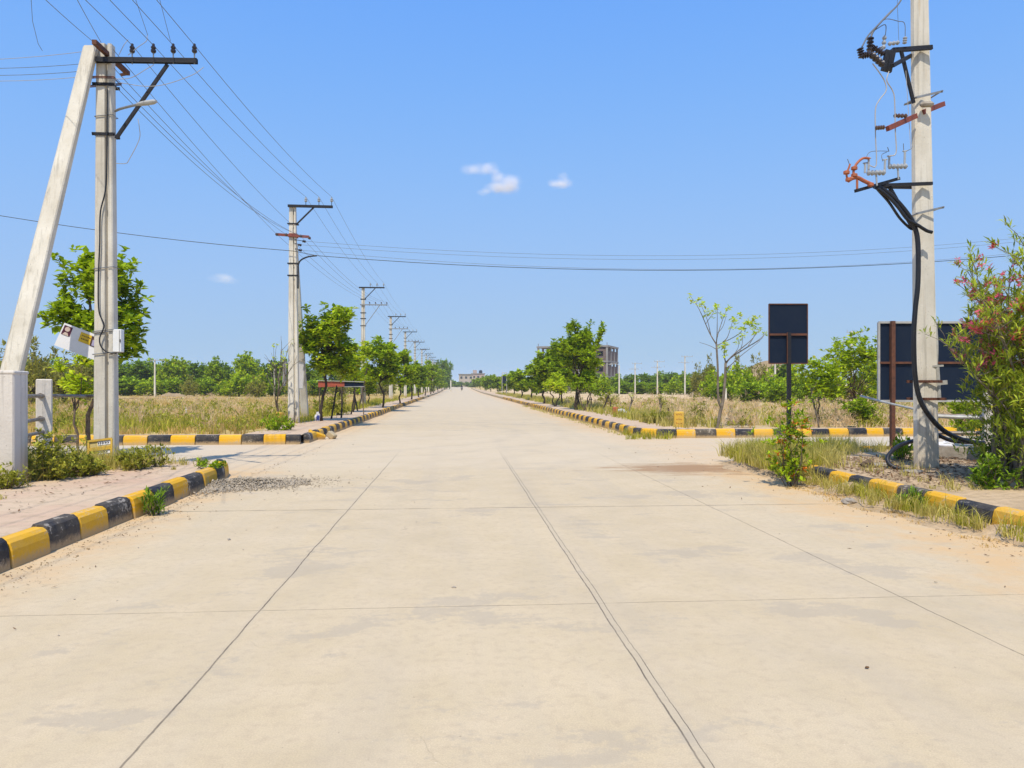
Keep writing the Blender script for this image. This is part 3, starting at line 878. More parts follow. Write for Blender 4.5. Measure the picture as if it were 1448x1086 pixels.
bare_tree('small bare forked sapling on the right verge by the orange marker', 890, 35.0, 557, 63, 'leaf_lime', 0.25, 4, 0.10, name='bare_sapling', cat='sapling', spread=0.45, trunk_r=0.035, levels=2, fork=0.5)
bare_tree('thin leaning sapling with few leaves, next to the yellow marker stone', 931, 27.6, 560, 64, 'leaf_olive', 0.4, 4, 0.10, name='bare_sapling', cat='sapling', spread=0.35, trunk_r=0.025, levels=2, fork=0.55, lean=0.2)
bare_tree('small sapling with a single dark stem among the green trees behind the right kerb', 1158, 25.5, 540, 65, 'leaf_mid', 0.5, 5, 0.14, name='bare_sapling', cat='sapling', spread=0.5, trunk_r=0.03, levels=2, fork=0.5)

# loose leafy trees to the right of the black board
tree_at('loose bright green shrubby tree right behind the black board on a post', 1160, 27.5, zat(505, 27.5), 80, 'leaf_fresh', 'bark_brown', seed=71, base=0.9, lobes=14, tips=340, per=6, L=0.18, W=0.1, trunk_r=0.035, tip_sp=0.8, up=0.2)
tree_at('taller loose light green tree between the black board and the large billboard', 1207, 30.0, zat(474, 30.0), 92, 'leaf_fresh', 'bark_brown', seed=72, base=0.8, lobes=17, tips=420, per=6, L=0.19, W=0.1, trunk_r=0.045, tip_sp=0.9, shoots=11, up=0.35)
tree_at('low green bush behind the kerb left of the large billboard', 1218, 26.0, zat(566, 26.0), 62, 'leaf_mid', 'bark_brown', name='bush', cat='bush', seed=73, base=0.15, lobes=9, tips=150, per=6, L=0.16, W=0.08, trunk_r=0.03)
tree_at('green bush seen under the large billboard right of the concrete pole', 1362, 20.0, zat(560, 20.0), 60, 'leaf_fresh', 'bark_brown', name='bush', cat='bush', seed=74, base=0.1, lobes=8, tips=130, per=7, L=0.17, W=0.06, trunk_r=0.03, up=0.4)

# oleander with pink flowers beside the right pole
def oleander(label, px, d, top, seed, n_st, spread, flower, flsel):
    r = np.random.default_rng(seed)
    p = PD(px, HZ, d); loc = np.array((p.x, p.y, PZ))
    H = zat(top, d) - PZ
    t = thing('oleander', label, 'flowering shrub', tuple(loc))
    tb = MB(); E, A, FE = [], [], []
    lowE = []
    for i in range(n_st):
        az = r.uniform(0, 6.28); q = spread * math.sqrt(r.uniform(0.02, 1))
        h = H * r.uniform(0.55, 1.0) * (1 - 0.25 * (q / spread) ** 2)
        b0 = np.array([r.normal(0, 0.14), r.normal(0, 0.14), 0.0])
        b1 = np.array([q * math.cos(az), q * math.sin(az) * 0.7, h])
        mid = b0 + (b1 - b0) * 0.5 + np.array([0, 0, 0.12 * h]) - 0.12 * np.array([b1[0], b1[1], 0])
        c = [np.array(v) for v in curve([b0, mid, b1], 6)]
        tb.tube(c, np.linspace(0.018, 0.005, len(c)), 5)
        for k in range(3, len(c)):
            for _ in range(2):
                s_ = c[k]; dv = unit(np.array([r.normal(0, 1), r.normal(0, 1), r.uniform(0.5, 1.6)]))
                e = s_ + dv * r.uniform(0.14, 0.42)
                tb.tube([s_, (s_ + e) / 2 + r.normal(0, 0.02, 3), e], [0.006, 0.005, 0.003], 4)
                E.append(e); A.append(dv)
                E.append(e - dv * 0.07); A.append(dv)
                if e[2] > 0.45 * H and r.random() < flsel: FE.append(e)
        E.append(b1); A.append(unit(b1 - mid))
    for i in range(230):   # leafy skirt
        az = r.uniform(0, 6.28); q = spread * 0.66 * math.sqrt(r.random())
        e = np.array([q * math.cos(az), q * math.sin(az) * 0.8, r.uniform(0.08, 0.42) * H])
        E.append(e); A.append(unit(np.array([math.cos(az), math.sin(az), 1.2])))
    E, A = np.array(E), np.array(A)
    tb.v = [tuple(np.array(v) + loc) for v in tb.v]
    tb.build('trunk', 'bark_grey', t, smooth=True)
    V, Q = rosettes(r, E, 7, 0.150, 0.026, 0.55, 0.5, A * 0.8)
    mk('foliage', V + loc, quads=Q, mats=['leaf_oleander'], parent=t)
    FE = np.array(FE)
    FE = np.concatenate([FE + r.normal(0, 0.035, FE.shape) for _ in range(3)])
    V, Q = rosettes(r, FE, 6, 0.062, 0.036, 0.5, 0.6)
    mk('blossom', V + loc, quads=Q, mats=[flower], parent=t)
    return t
oleander('tall oleander with pink flowers right of the concrete pole', 1430, 10.9, 346, 81, 34, 1.2, 'flower_pink', 0.42)
oleander('coral flowering oleander at the pavement edge in front of the white gate post', 1466, 9.9, 318, 82, 17, 0.8, 'flower_coral', 0.22)

# broad leaved weeds
def weed(name, label, px, py, z0, w, hgt, seed, leafmat='leaf_weed', n=80, L=0.09, Wd=0.04, per=6, flower=None, cat='weed', group=None, nst=10, loc=None, up=0.4):
    r = np.random.default_rng(seed)
    p = G(px, py, z0) if loc is None else Vector(loc)
    loc = np.array((p.x, p.y, z0))
    t = thing(name, label, cat, tuple(loc), group)
    tb = MB(); E, A = [], []
    for i in range(nst):
        az = r.uniform(0, 6.28); q = w * math.sqrt(r.random()); h = hgt * r.uniform(0.45, 1.0) * (1 - 0.4 * (q / w) ** 2)
        b0 = np.array([0.35 * q * math.cos(az), 0.35 * q * math.sin(az), -0.02]); b1 = np.array([q * math.cos(az), q * math.sin(az), h])
        c = wig(r, b0, b1, 4, 0.05)
        tb.tube(c, np.linspace(0.008, 0.003, 5), 4)
        m = max(3, n // nst)
        for k in range(m):
            s_ = c[min(4, int(r.integers(1, 5)))] + r.normal(0, 0.05 * hgt + 0.02, 3)
            if s_[2] < 0.01: s_[2] = 0.02
            E.append(s_); A.append(unit(np.array([math.cos(az), math.sin(az), 1.0])))
    E, A = np.array(E), np.array(A)
    tb.v = [tuple(np.array(v) + loc) for v in tb.v]
    tb.build('stem', 'bark_brown', t)
    V, Q = rosettes(r, E, per, L, Wd, up, 0.5, A * 0.7)
    mk('foliage', V + loc, quads=Q, mats=[leafmat], parent=t)
    if flower:
        sel = E[r.random(len(E)) < 0.2]
        V, Q = rosettes(r, np.concatenate([sel, sel + r.normal(0, 0.02, sel.shape)]), 6, 0.055, 0.035, 0.5, 0.6)
        mk('blossom', V + loc, quads=Q, mats=[flower], parent=t)
    return t
weed('flowering_shrub', 'upright green shrub with orange flowers below the black board on a post', 1122, 688, 0.0, 0.34, 1.45, 91, 'leaf_deep', 150, 0.11, 0.048, 5, 'flower_orange', 'flowering shrub', nst=11)
weed('weed_bush', 'large tangled weed bush at the foot of the white pillar', 76, 676, PZ, 0.55, 0.72, 92, 'leaf_weed', 330, 0.085, 0.035, 6, nst=30)
weed('weed_bush', 'darker weed clump right against the near left pole and its yellow board', 120, 672, PZ, 0.34, 0.26, 93, 'leaf_weed', 120, 0.08, 0.035, 6, nst=20)
weed('weed_bush', 'spiky weeds on the pavement corner right of the near left pole', 190, 664, PZ, 0.30, 0.36, 94, 'leaf_weed', 130, 0.08, 0.03, 6, nst=16, up=0.7)
weed('weed_bush', 'thin tall weeds at the tip of the left pavement corner', 224, 660, PZ, 0.25, 0.42, 95, 'leaf_weed', 60, 0.07, 0.03, 5, nst=10, up=0.7)
weed('weed_bush', 'dark green weed growing out of the near left kerb', 217, 728, 0.0, 0.15, 0.36, 96, 'leaf_dark', 50, 0.10, 0.02, 6, nst=10, up=0.7)
weed('weed_bush', 'dark weed clump in front of the near right kerb', 1296, 722, 0.0, 0.22, 0.22, 97, 'leaf_dark', 90, 0.11, 0.02, 6, nst=12, up=0.9)
weed('weed_bush', 'green weed at the corner beneath the bare sapling and the pole with boards', 392, 610, 0.20, 0.6, 0.45, 98, 'leaf_mid', 110, 0.13, 0.05, 6, nst=14, up=0.6)
weed('weed_bush', 'green weed clump on the far right kerb corner', 935, 600, 0.20, 0.75, 0.5, 99, 'leaf_weed', 160, 0.13, 0.045, 6, nst=18, up=0.6)
weed('weed_bush', 'dry brownish weeds at the left edge in front of the thick white pillar', 8, 690, PZ, 0.3, 0.32, 106, 'leaf_weed', 110, 0.07, 0.028, 6, nst=14)
weed('flowering_shrub', 'low dark shrub dotted with small white flowers before the white gate post', 1412, 672, PZ, 0.36, 0.72, 107, 'leaf_dark', 200, 0.09, 0.03, 6, 'flower_white', 'flowering shrub', nst=18)
weed('weed_bush', 'low weed mat sprouting behind the near left kerb tip', 296, 662, PZ, 0.3, 0.13, 100, 'leaf_mid', 40, 0.07, 0.035, 6, nst=8)
weed('weed_bush', 'grey green prickly weed between yellow marker and spindly tree', 990, 596, 0.20, 0.4, 1.2, 101, 'leaf_olive', 90, 0.12, 0.04, 5, nst=10)
weed('weed_bush', 'leafy weed at the foot of the oleander on the right', 1404, 690, PZ, 0.34, 0.45, 102, 'leaf_dark', 120, 0.10, 0.03, 6, nst=18)
weed('weed_bush', 'small weed clump behind the coil of black cable', 1276, 650, PZ, 0.25, 0.4, 103, 'leaf_mid', 70, 0.13, 0.03, 6, nst=14, up=0.9)
weed('weed_bush', 'green bush beside the leaning stake behind the right verge', 860, 572, 0.20, 0.8, 0.9, 104, 'leaf_weed', 160, 0.2, 0.07, 6, nst=16)
weed('weed_bush', 'wild shrub under the bright green round tree on the left', 470, 588, 0.20, 0.9, 1.1, 105, 'leaf_weed', 200, 0.2, 0.06, 6, nst=18)

# grass of verges and fields
def blades(seed, P, h, w, lean=0.35):
    r = np.random.default_rng(seed)
    n = len(P)
    az = r.uniform(0, 6.28, n); H = h * r.uniform(0.5, 1.25, n)
    a2 = r.uniform(0, 6.28, n)
    side = np.stack([np.cos(a2), np.sin(a2), np.zeros(n)], 1) * (w * r.uniform(0.6, 1.3, n) / 2)[:, None]
    ln = (H * lean * np.abs(r.normal(0, 1, n)))[:, None] * np.stack([np.cos(az), np.sin(az), np.zeros(n)], 1)
    up = np.stack([np.zeros(n), np.zeros(n), H], 1)
    mid = P + ln * 0.3 + up * 0.6
    tip = P + ln + up * (1.0 - 0.15 * np.minimum(1, np.linalg.norm(ln, axis=1) / H))[:, None]
    V = np.stack([P - side, P + side, mid + side * 0.75, mid - side * 0.75, tip + side * 0.1, tip - side * 0.1], 1).reshape(-1, 3)
    b = np.arange(n)[:, None] * 6
    Q = np.concatenate([b + np.array([[0, 1, 2, 3]]), b + np.array([[3, 2, 4, 5]])], 1).reshape(-1, 4)
    return V, Q

def lump(x, y, s, seed):
    """smooth patchiness, 0..1"""
    r = np.random.default_rng(seed)
    v = np.zeros_like(x)
    for k in range(7):
        a = r.uniform(0, 6.28); f = s * r.uniform(0.5, 1.8)
        v += np.sin((x * math.cos(a) + y * math.sin(a)) * f + r.uniform(0, 6.28))
    return 0.5 + v / 7 * 0.9

def tufts(seed, pts, per, rad, h, w, lean=0.4):
    """pts: (n,3) tuft centres with per-tuft scale in column 3"""
    r = np.random.default_rng(seed)
    n = len(pts)
    k = per
    P = np.repeat(pts[:, :3], k, 0)
    s = np.repeat(pts[:, 3], k)
    a = r.uniform(0, 6.28, n * k); q = rad * np.sqrt(r.random(n * k)) * s
    P = P + np.stack([np.cos(a) * q, np.sin(a) * q, np.zeros(n * k)], 1)
    return blades(seed + 1, P, h * s, w, lean)

def rises(y):
    t = np.maximum(0.0, y - 150.0)
    return 0.0055 * t * t / (t + 60.0)

def scatter(seed, n, x0, x1, y0, y1, z, near=True):
    """more tufts close by than far away"""
    r = np.random.default_rng(seed)
    if near:
        lo, hi = math.log(y0), math.log(y1)
        y = np.exp(lo + (hi - lo) * r.random(n) ** 0.85)
    else:
        y = r.uniform(y0, y1, n)
    x = r.uniform(x0, x1, n) if not callable(x0) else x0(y) + (x1(y) - x0(y)) * r.random(n)
    return x, y, r

def grass_field(name, seed, n, x0, x1, y0, y1, z, mat, h, w, per, rad, ls, thr, inv=False, lean=0.45):
    x, y, r = scatter(seed, n, x0, x1, y0, y1, z)
    v = lump(x, y, ls, seed * 7 + 1)
    keep = (v < thr) if inv else (v > thr)
    keep |= r.random(n) < 0.12
    x, y = x[keep], y[keep]
    s = r.uniform(0.5, 1.25, len(x)) * (0.75 + 0.5 * v[keep])
    pts = np.stack([x, y, z + rises(y) - 0.02, s], 1)
    V, Q = tufts(seed + 3, pts, per, rad, h, w, lean)
    return tag(mk(name, V, quads=Q, mats=[mat]), kind='stuff')

lx0 = lambda y: -0.66 * y - 3
lx1 = lambda y: np.full_like(y, -6.15)
rx0 = lambda y: np.full_like(y, 7.45)
rx1 = lambda y: 0.86 * y + 3
grass_field('dry_grass', 1, 6500, lx0, lx1, 21.9, 120, 0.20, 'grass_straw', 0.24, 0.030, 9, 0.22, 0.5, 0.42)
grass_field('dry_grass', 2, 2200, lx0, lx1, 21.9, 75, 0.20, 'grass_scrub', 0.32, 0.028, 9, 0.22, 0.35, 0.48)
grass_field('green_grass', 3, 2600, lx0, lx1, 21.8, 44, 0.20, 'grass_green', 0.34, 0.028, 9, 0.2, 0.6, 0.55)
grass_field('dry_grass', 4, 3600, rx0, rx1, 23.6, 110, 0.20, 'grass_pink', 0.22, 0.030, 9, 0.22, 0.5, 0.40)
grass_field('dry_grass', 5, 1500, rx0, rx1, 23.6, 80, 0.20, 'grass_straw', 0.28, 0.028, 9, 0.22, 0.4, 0.50)
grass_field('green_grass', 6, 1500, rx0, rx1, 23.5, 60, 0.20, 'grass_green', 0.32, 0.028, 9, 0.2, 0.6, 0.6)
# verge strips behind the pavements
def strip_grass(name, seed, n, x0, x1, y0, y1, mat, h, w, per=9, rad=0.2, ls=0.7, thr=0.4):
    return grass_field(name, seed, n, x0, x1, y0, y1, 0.21, mat, h, w, per, rad, ls, thr)
strip_grass('green_grass', 7, 1300, -7.6, -5.6, 21.9, 130, 'grass_green', 0.30, 0.03)
strip_grass('green_grass', 8, 1700, 6.9, 9.0, 23.4, 140, 'grass_pale', 0.38, 0.03)
strip_grass('green_grass', 9, 900, 6.8, 9.5, 25, 140, 'grass_green', 0.36, 0.03)
strip_grass('dry_grass', 10, 320, -5.95, -5.3, 22, 110, 'grass_pale', 0.10, 0.02, 8, 0.16, 1.1, 0.6)

def patch(name, seed, poly_px, n, z, mat, h, w, per, rad, lean=0.5, zj=0.0):
    """tufts inside a patch given by its corners on the ground (world metres)"""
    r = np.random.default_rng(seed)
    xs = [p[0] for p in poly_px]; ys = [p[1] for p in poly_px]
    P = []
    while len(P) < n:
        x, y = r.uniform(min(xs), max(xs)), r.uniform(min(ys), max(ys))
        ins = False
        for i in range(len(poly_px)):
            x1, y1 = poly_px[i]; x2, y2 = poly_px[i - 1]
            if (y1 > y) != (y2 > y) and x < (x2 - x1) * (y - y1) / (y2 - y1) + x1: ins = not ins
        if ins: P.append((x, y, z, r.uniform(0.45, 1.25)))
    V, Q = tufts(seed + 5, np.array(P), per, rad, h, w, lean)
    return tag(mk(name, V, quads=Q, mats=[mat]), kind='stuff')
# right-hand corner: long grass over the buried kerb, weeds along the gutter
patch('corner_grass', 201, [(5.45, 11.6), (5.5, 15.4), (6.4, 16.3), (9.2, 16.4), (9.0, 14.9), (7.6, 14.2), (6.7, 12.8), (6.2, 11.7)], 300, 0.12, 'grass_pale', 0.36, 0.015, 24, 0.16)
patch('corner_grass', 202, [(5.5, 12.2), (5.55, 15.2), (7.6, 16.3), (8.4, 15.6), (7.0, 14.0), (6.3, 12.4)], 230, 0.12, 'grass_green', 0.34, 0.015, 22, 0.15)
patch('gutter_grass', 203, [(5.35, 9.6), (5.5, 12.0), (6.0, 12.0), (5.98, 7.0), (5.62, 7.0)], 74, 0.05, 'grass_pale', 0.20, 0.010, 22, 0.11, 0.8)
patch('gutter_grass', 204, [(5.55, 7.0), (5.5, 11.6), (5.84, 11.6), (5.84, 7.0)], 30, 0.06, 'grass_green', 0.21, 0.010, 20, 0.08, 0.6)
patch('gutter_grass', 209, [(5.0, 7.0), (5.2, 11.6), (5.6, 11.6), (5.6, 7.0)], 26, 0.0, 'grass_straw', 0.05, 0.008, 24, 0.13, 1.8)
patch('pavement_grass', 205, [(6.2, 9.0), (6.4, 13.0), (9.0, 13.6), (9.2, 9.6)], 46, PZ, 'grass_pale', 0.14, 0.010, 18, 0.12, 0.9)
patch('pavement_grass', 206, [(-7.6, 8.3), (-7.6, 13.6), (-5.0, 13.7), (-5.9, 11.2), (-6.1, 8.3)], 125, PZ, 'grass_pale', 0.18, 0.010, 20, 0.12, 0.8)
patch('pavement_grass', 207, [(-7.0, 7.4), (-7.0, 9.6), (-5.4, 10.0), (-5.0, 9.0), (-5.6, 7.4)], 30, PZ, 'grass_pale', 0.10, 0.010, 24, 0.14, 1.0)
patch('pavement_grass', 212, [(-7.6, 10.6), (-7.6, 13.9), (-5.1, 13.9), (-5.5, 12.3), (-6.2, 10.6)], 170, PZ, 'grass_pale', 0.30, 0.010, 22, 0.14, 0.6)
patch('pavement_grass', 213, [(-7.6, 10.6), (-7.6, 13.9), (-5.3, 13.8), (-5.7, 12.3), (-6.3, 10.6)], 120, PZ, 'grass_green', 0.27, 0.010, 22, 0.13, 0.6)
patch('pavement_grass', 208, [(-5.4, 12.2), (-5.6, 13.7), (-4.3, 13.6), (-4.3, 12.6)], 16, PZ, 'grass_pale', 0.13, 0.010, 20, 0.09, 0.7)
patch('gutter_grass', 210, [(5.2, 21.9), (5.5, 24.5), (6.6, 22.5), (6.0, 21.9)], 22, 0.0, 'grass_green', 0.26, 0.02, 18, PZ, 0.6)
patch('gutter_grass', 211, [(5.25, 24), (5.25, 60), (5.6, 60), (5.6, 24)], 80, 0.0, 'grass_pale', 0.12, 0.02, 14, PZ, 0.8)

# scrub clumps of the fields (mixed, uncountable)
def scrub(name, seed, n, xr0, xr1, y0, y1, mat, hgt, L, wf=0.3):
    x, y, r = scatter(seed, n, xr0, xr1, y0, y1, 0)
    T, Sz = [], []
    for a, b in zip(x, y):
        k = int(r.integers(14, 30)); s = r.uniform(0.5, 1.2)
        q = r.normal(0, 0.28 * s, (k, 3)); q[:, 2] = np.abs(r.normal(0, hgt * s * 0.5, k)) + 0.05
        q += np.array([a, b, 0.20 + rises(np.array([b]))[0]])
        T.append(q)
    T = np.concatenate(T)
    V, Q = rosettes(r, T, 5 if wf > 0.2 else 8, L, L * wf, 0.7, 0.5)
    return tag(mk(name, V, quads=Q, mats=[mat]), kind='stuff')
scrub('field_scrub', 301, 150, lx0, lx1, 22.5, 60, 'leaf_weed', 0.45, 0.17)
scrub('field_scrub', 302, 130, lx0, lx1, 22.5, 90, 'leaf_drypink', 0.5, 0.26, 0.08)
scrub('field_scrub', 303, 120, rx0, rx1, 24, 80, 'leaf_weed', 0.45, 0.17)
scrub('field_scrub', 304, 120, rx0, rx1, 24, 60, 'leaf_drypink', 0.55, 0.28, 0.08)

# ------------------------------------------------------------------ far vegetation: one tree, one object
def proto_tree(seed, leaf, bark, H, rad, base, name, cat, lobes=12, tips=170, per=6, L=0.75, W=0.45, low=-0.1, **kw):
    tb, V, Q = tree_parts(seed, H, rad, base, lobes=lobes, tips=tips, per=per, L=L, W=W, trunk_r=0.16, tip_sp=0.5, twig=False, low=low, **kw)
    return plant_root(name, 'x', cat, (0, 0, 0), tb, V, Q, leaf, bark)
PROT = {
    'round_dark': proto_tree(401, 'leaf_dark', 'bark_dark', 7, 3.6, 0.3, 'broadleaf_tree', 'tree', 24, 620),
    'round_mid': proto_tree(402, 'leaf_mid', 'bark_dark', 7, 3.8, 0.2, 'broadleaf_tree', 'tree', 24, 620),
    'round_light': proto_tree(403, 'leaf_fresh', 'bark_dark', 7, 3.8, 0.2, 'broadleaf_tree', 'tree', 24, 620),
    'bush_mid': proto_tree(404, 'leaf_mid', 'bark_dark', 3, 2.6, 0.0, 'bush', 'bush', 14, 330, L=0.5, W=0.3),
    'bush_olive': proto_tree(405, 'leaf_olive', 'bark_grey', 3.2, 2.4, 0.0, 'thorn_bush', 'bush', 14, 300, L=0.45, W=0.18),
    'bush_light': proto_tree(406, 'leaf_fresh', 'bark_dark', 3, 2.6, 0.0, 'bush', 'bush', 14, 330, L=0.5, W=0.3),
}
PROT_USED = set()
def far_tree(kind, px, d, top, w_px, label, group):
    o = PROT[kind]
    p = PD(px, HZ, d)
    z = 0.1 + rise(p.y)
    hh = {'r': 7.0, 'b': 3.1}[kind[0]]
    rr = {'round_dark': 3.6, 'round_mid': 3.8, 'round_light': 3.8}.get(kind, 2.5)
    s = (zat(top, d) - z) / hh
    w = (w_px * d / F / 2) / rr
    rz = rgT.uniform(0, 6.28)
    if kind not in PROT_USED:
        PROT_USED.add(kind)
        o.location = (p.x, p.y, z); o.rotation_euler = (0, 0, rz); o.scale = (w, w, s)
        o['label'] = label; o['group'] = group
        return o
    return copy_tree(o, (p.x, p.y, z), rz, (w, w, s), label, group)
rgT = random.Random(9)
GL = 'tree line across the left field'
LBL = {'round_dark': 'dark rounded tree in the tree line across the left field', 'round_mid': 'mid green tree in the tree line across the left field',
       'round_light': 'bright green tree in the tree line across the left field', 'bush_mid': 'green bush at the foot of the tree line across the left field',
       'bush_olive': 'grey olive thorn bush on the left edge of the field', 'bush_light': 'bright green bush at the foot of the tree line across the left field'}
# left tree line, seen from the photo's left edge to the second pole
for k, px, d, top, w in [
    ('bush_olive', -40, 60, 500, 120), ('bush_olive', 20, 62, 506, 80), ('bush_olive', 45, 55, 500, 60), ('bush_olive', 88, 60, 510, 70), ('bush_olive', 122, 58, 514, 60), ('bush_olive', 60, 70, 520, 60),
    ('round_mid', -30, 130, 500, 70), ('round_dark', 30, 140, 508, 60), ('round_mid', 75, 140, 512, 50), ('round_dark', 120, 135, 510, 50),
    ('round_dark', 170, 120, 512, 52), ('round_dark', 196, 118, 511, 46), ('round_mid', 215, 135, 513, 36), ('round_light', 240, 125, 509, 40), ('round_light', 262, 128, 511, 30), ('round_dark', 283, 125, 514, 36),
    ('round_mid', 302, 118, 511, 34), ('round_dark', 318, 130, 514, 30), ('round_light', 346, 112, 503, 42), ('round_mid', 366, 122, 514, 30), ('round_dark', 386, 118, 511, 36), ('round_mid', 405, 125, 513, 30),
    ('round_dark', 428, 120, 515, 36), ('round_mid', 450, 120, 518, 36), ('round_dark', 476, 120, 520, 34), ('round_mid', 500, 130, 521, 30), ('round_dark', 525, 130, 522, 30), ('round_mid', 548, 140, 522, 28),
    ('bush_mid', 180, 105, 534, 60), ('bush_light', 215, 104, 537, 40), ('bush_mid', 245, 106, 536, 44), ('bush_olive', 268, 100, 538, 26), ('bush_mid', 292, 106, 535, 36), ('bush_mid', 316, 104, 539, 30),
    ('bush_light', 338, 100, 530, 46), ('bush_light', 368, 100, 533, 40), ('bush_olive', 362, 92, 539, 30), ('bush_mid', 392, 102, 534, 36), ('bush_olive', 420, 95, 538, 40), ('bush_mid', 446, 104, 537, 40), ('bush_olive', 480, 100, 538, 44), ('bush_mid', 512, 110, 539, 36), ('bush_olive', 545, 110, 540, 36),
    ('bush_mid', 575, 130, 540, 26), ('bush_mid', 592, 150, 541, 22), ('bush_light', 606, 170, 542, 18)]:
    far_tree(k, px, d, top, w, LBL[k], GL)
# tall dark trees closing the left side of the road
for px, d, top, w in [(621, 260, 510, 26), (632, 280, 510, 18), (612, 250, 516, 18), (600, 240, 520, 22), (585, 220, 521, 24)]:
    far_tree('round_dark', px, d, top, w, 'tall dark tree behind the far poles at the left end of the road', 'tall trees at the end of the road')
GC = 'trees at the end of the road'
for i, (k, px, d, top, w) in enumerate([('round_mid', 640, 400, 538, 14), ('round_dark', 650, 420, 540, 14), ('round_mid', 661, 410, 541, 14), ('round_mid', 673, 400, 540, 16), ('round_dark', 686, 390, 538, 18),
    ('round_light', 697, 360, 531, 14), ('round_mid', 708, 330, 536, 20), ('round_dark', 722, 320, 536, 20), ('round_mid', 736, 300, 535, 22), ('round_dark', 750, 290, 534, 20), ('bush_mid', 646, 380, 543, 16), ('bush_mid', 668, 370, 545, 18), ('bush_mid', 690, 330, 543, 22), ('bush_light', 712, 300, 542, 24), ('bush_mid', 735, 260, 541, 26)]):
    far_tree(k, px, d, top, w, 'tree in the far greenery that closes the view along the road', GC)
GR = 'tree line across the right field'
LBR = {'round_dark': 'dark rounded tree in the tree line across the right field', 'round_mid': 'mid green tree in the tree line across the right field',
       'round_light': 'bright green tree in the tree line across the right field', 'bush_mid': 'green bush at the foot of the tree line across the right field',
       'bush_olive': 'grey olive thorn bush on the mound in the right field', 'bush_light': 'bright green bush in the right field'}
for k, px, d, top, w in [
    ('bush_mid', 765, 150, 536, 30), ('bush_mid', 792, 150, 536, 36), ('bush_light', 822, 140, 535, 30), ('round_mid', 845, 160, 531, 34), ('bush_light', 852, 100, 533, 30), ('round_mid', 872, 150, 532, 30), ('round_dark', 892, 170, 530, 30), ('round_dark', 914, 160, 529, 30), ('round_mid', 930, 170, 528, 30),
    ('round_dark', 948, 165, 527, 32), ('round_mid', 966, 150, 529, 26), ('round_dark', 982, 170, 527, 28), ('bush_mid', 880, 130, 540, 36), ('bush_mid', 905, 128, 540, 36), ('bush_mid', 928, 125, 541, 36), ('bush_light', 952, 120, 537, 26), ('bush_mid', 975, 122, 541, 34),
    ('bush_olive', 986, 95, 525, 26), ('bush_olive', 1004, 95, 516, 24), ('round_dark', 1003, 130, 518, 22), ('bush_light', 1010, 82, 530, 44), ('bush_light', 1040, 76, 522, 46), ('bush_light', 1058, 72, 528, 40), ('bush_olive', 1040, 90, 517, 40), ('bush_olive', 1068, 84, 516, 36), ('bush_mid', 1022, 66, 542, 46), ('bush_mid', 1060, 64, 540, 50), ('bush_light', 1090, 66, 530, 46), ('bush_mid', 1098, 62, 542, 40),
    ('round_dark', 1108, 95, 512, 40), ('bush_light', 1122, 70, 522, 44), ('bush_mid', 1140, 64, 536, 40), ('bush_mid', 1170, 62, 536, 44), ('bush_olive', 1200, 62, 534, 50), ('round_mid', 1230, 90, 512, 46), ('round_dark', 1275, 90, 516, 50), ('bush_mid', 1250, 62, 540, 50), ('round_mid', 1330, 90, 514, 60), ('bush_mid', 1330, 50, 548, 60), ('round_mid', 1400, 80, 512, 70), ('bush_light', 1400, 45, 545, 60), ('round_dark', 1470, 80, 505, 80)]:
    far_tree(k, px, d, top, w, LBR[k], GR)
# blown leaves, scraps and tufts in the joints of the road
rL = np.random.default_rng(808)
n = 420
xx_ = np.where(rL.random(n) < 1.1, np.where(rL.random(n) < 0.5, -3.8 + np.abs(rL.normal(0, 0.3, n)), 5.7 - np.abs(rL.normal(0, 0.7, n))), rL.uniform(-3.5, 5.5, n))
Pq = np.stack([xx_, rL.uniform(3.5, 20, n), np.full(n, 0.006)], 1)
Dq = np.stack([rL.normal(0, 1, n), rL.normal(0, 1, n), rL.normal(0, 0.15, n)], 1)
Vq, Qq = leaf_quads(Pq, Dq, np.stack([rL.normal(0, .3, n), rL.normal(0, .3, n), np.ones(n)], 1), rL.uniform(0.02, 0.06, n), rL.uniform(0.008, 0.022, n), droop=-0.15)
tag(mk('leaf_litter', Vq, quads=Qq, mats=['litter_leaf']), kind='stuff')
# ------------------------------------------------------------------ concrete utility poles
def pole_shaft(mb, base, top, wb, wt, dpb, dpt, yaw=0.0, notch=True):
    """tapering prestressed pole with a long recess in its broad face"""
    def ring(c, w, dp):
        a, b = w / 2, dp / 2
        ch = 0.018
        if notch:
            n0, n1, k = 0.06 * w, 0.26 * w, 0.38 * dp
            P = [(-a + ch, -b), (n0, -b), (n0 + 0.02, -b + k), (n1 - 0.02, -b + k), (n1, -b), (a - ch, -b), (a, -b + ch), (a, b - ch), (a - ch, b), (n1, b), (n1 - 0.02, b - k), (n0 + 0.02, b - k), (n0, b), (-a + ch, b), (-a, b - ch), (-a, -b + ch)]
        else:
            c2 = 0.22 * w
            P = [(-a + c2, -b), (a - ch, -b), (a, -b + ch), (a, b - ch), (a - ch, b), (-a + c2, b), (-a, b - c2), (-a, -b + c2)]
        cs, sn = math.cos(yaw), math.sin(yaw)
        return [(c[0] + x * cs - y * sn, c[1] + x * sn + y * cs, c[2]) for x, y in P]
    base, top = Vector(base), Vector(top)
    rings = []
    for i in range(7):
        t = i / 6
        rings.append(ring(base.lerp(top, t), wb + (wt - wb) * t, dpb + (dpt - dpb) * t))
    mb.loft(rings)

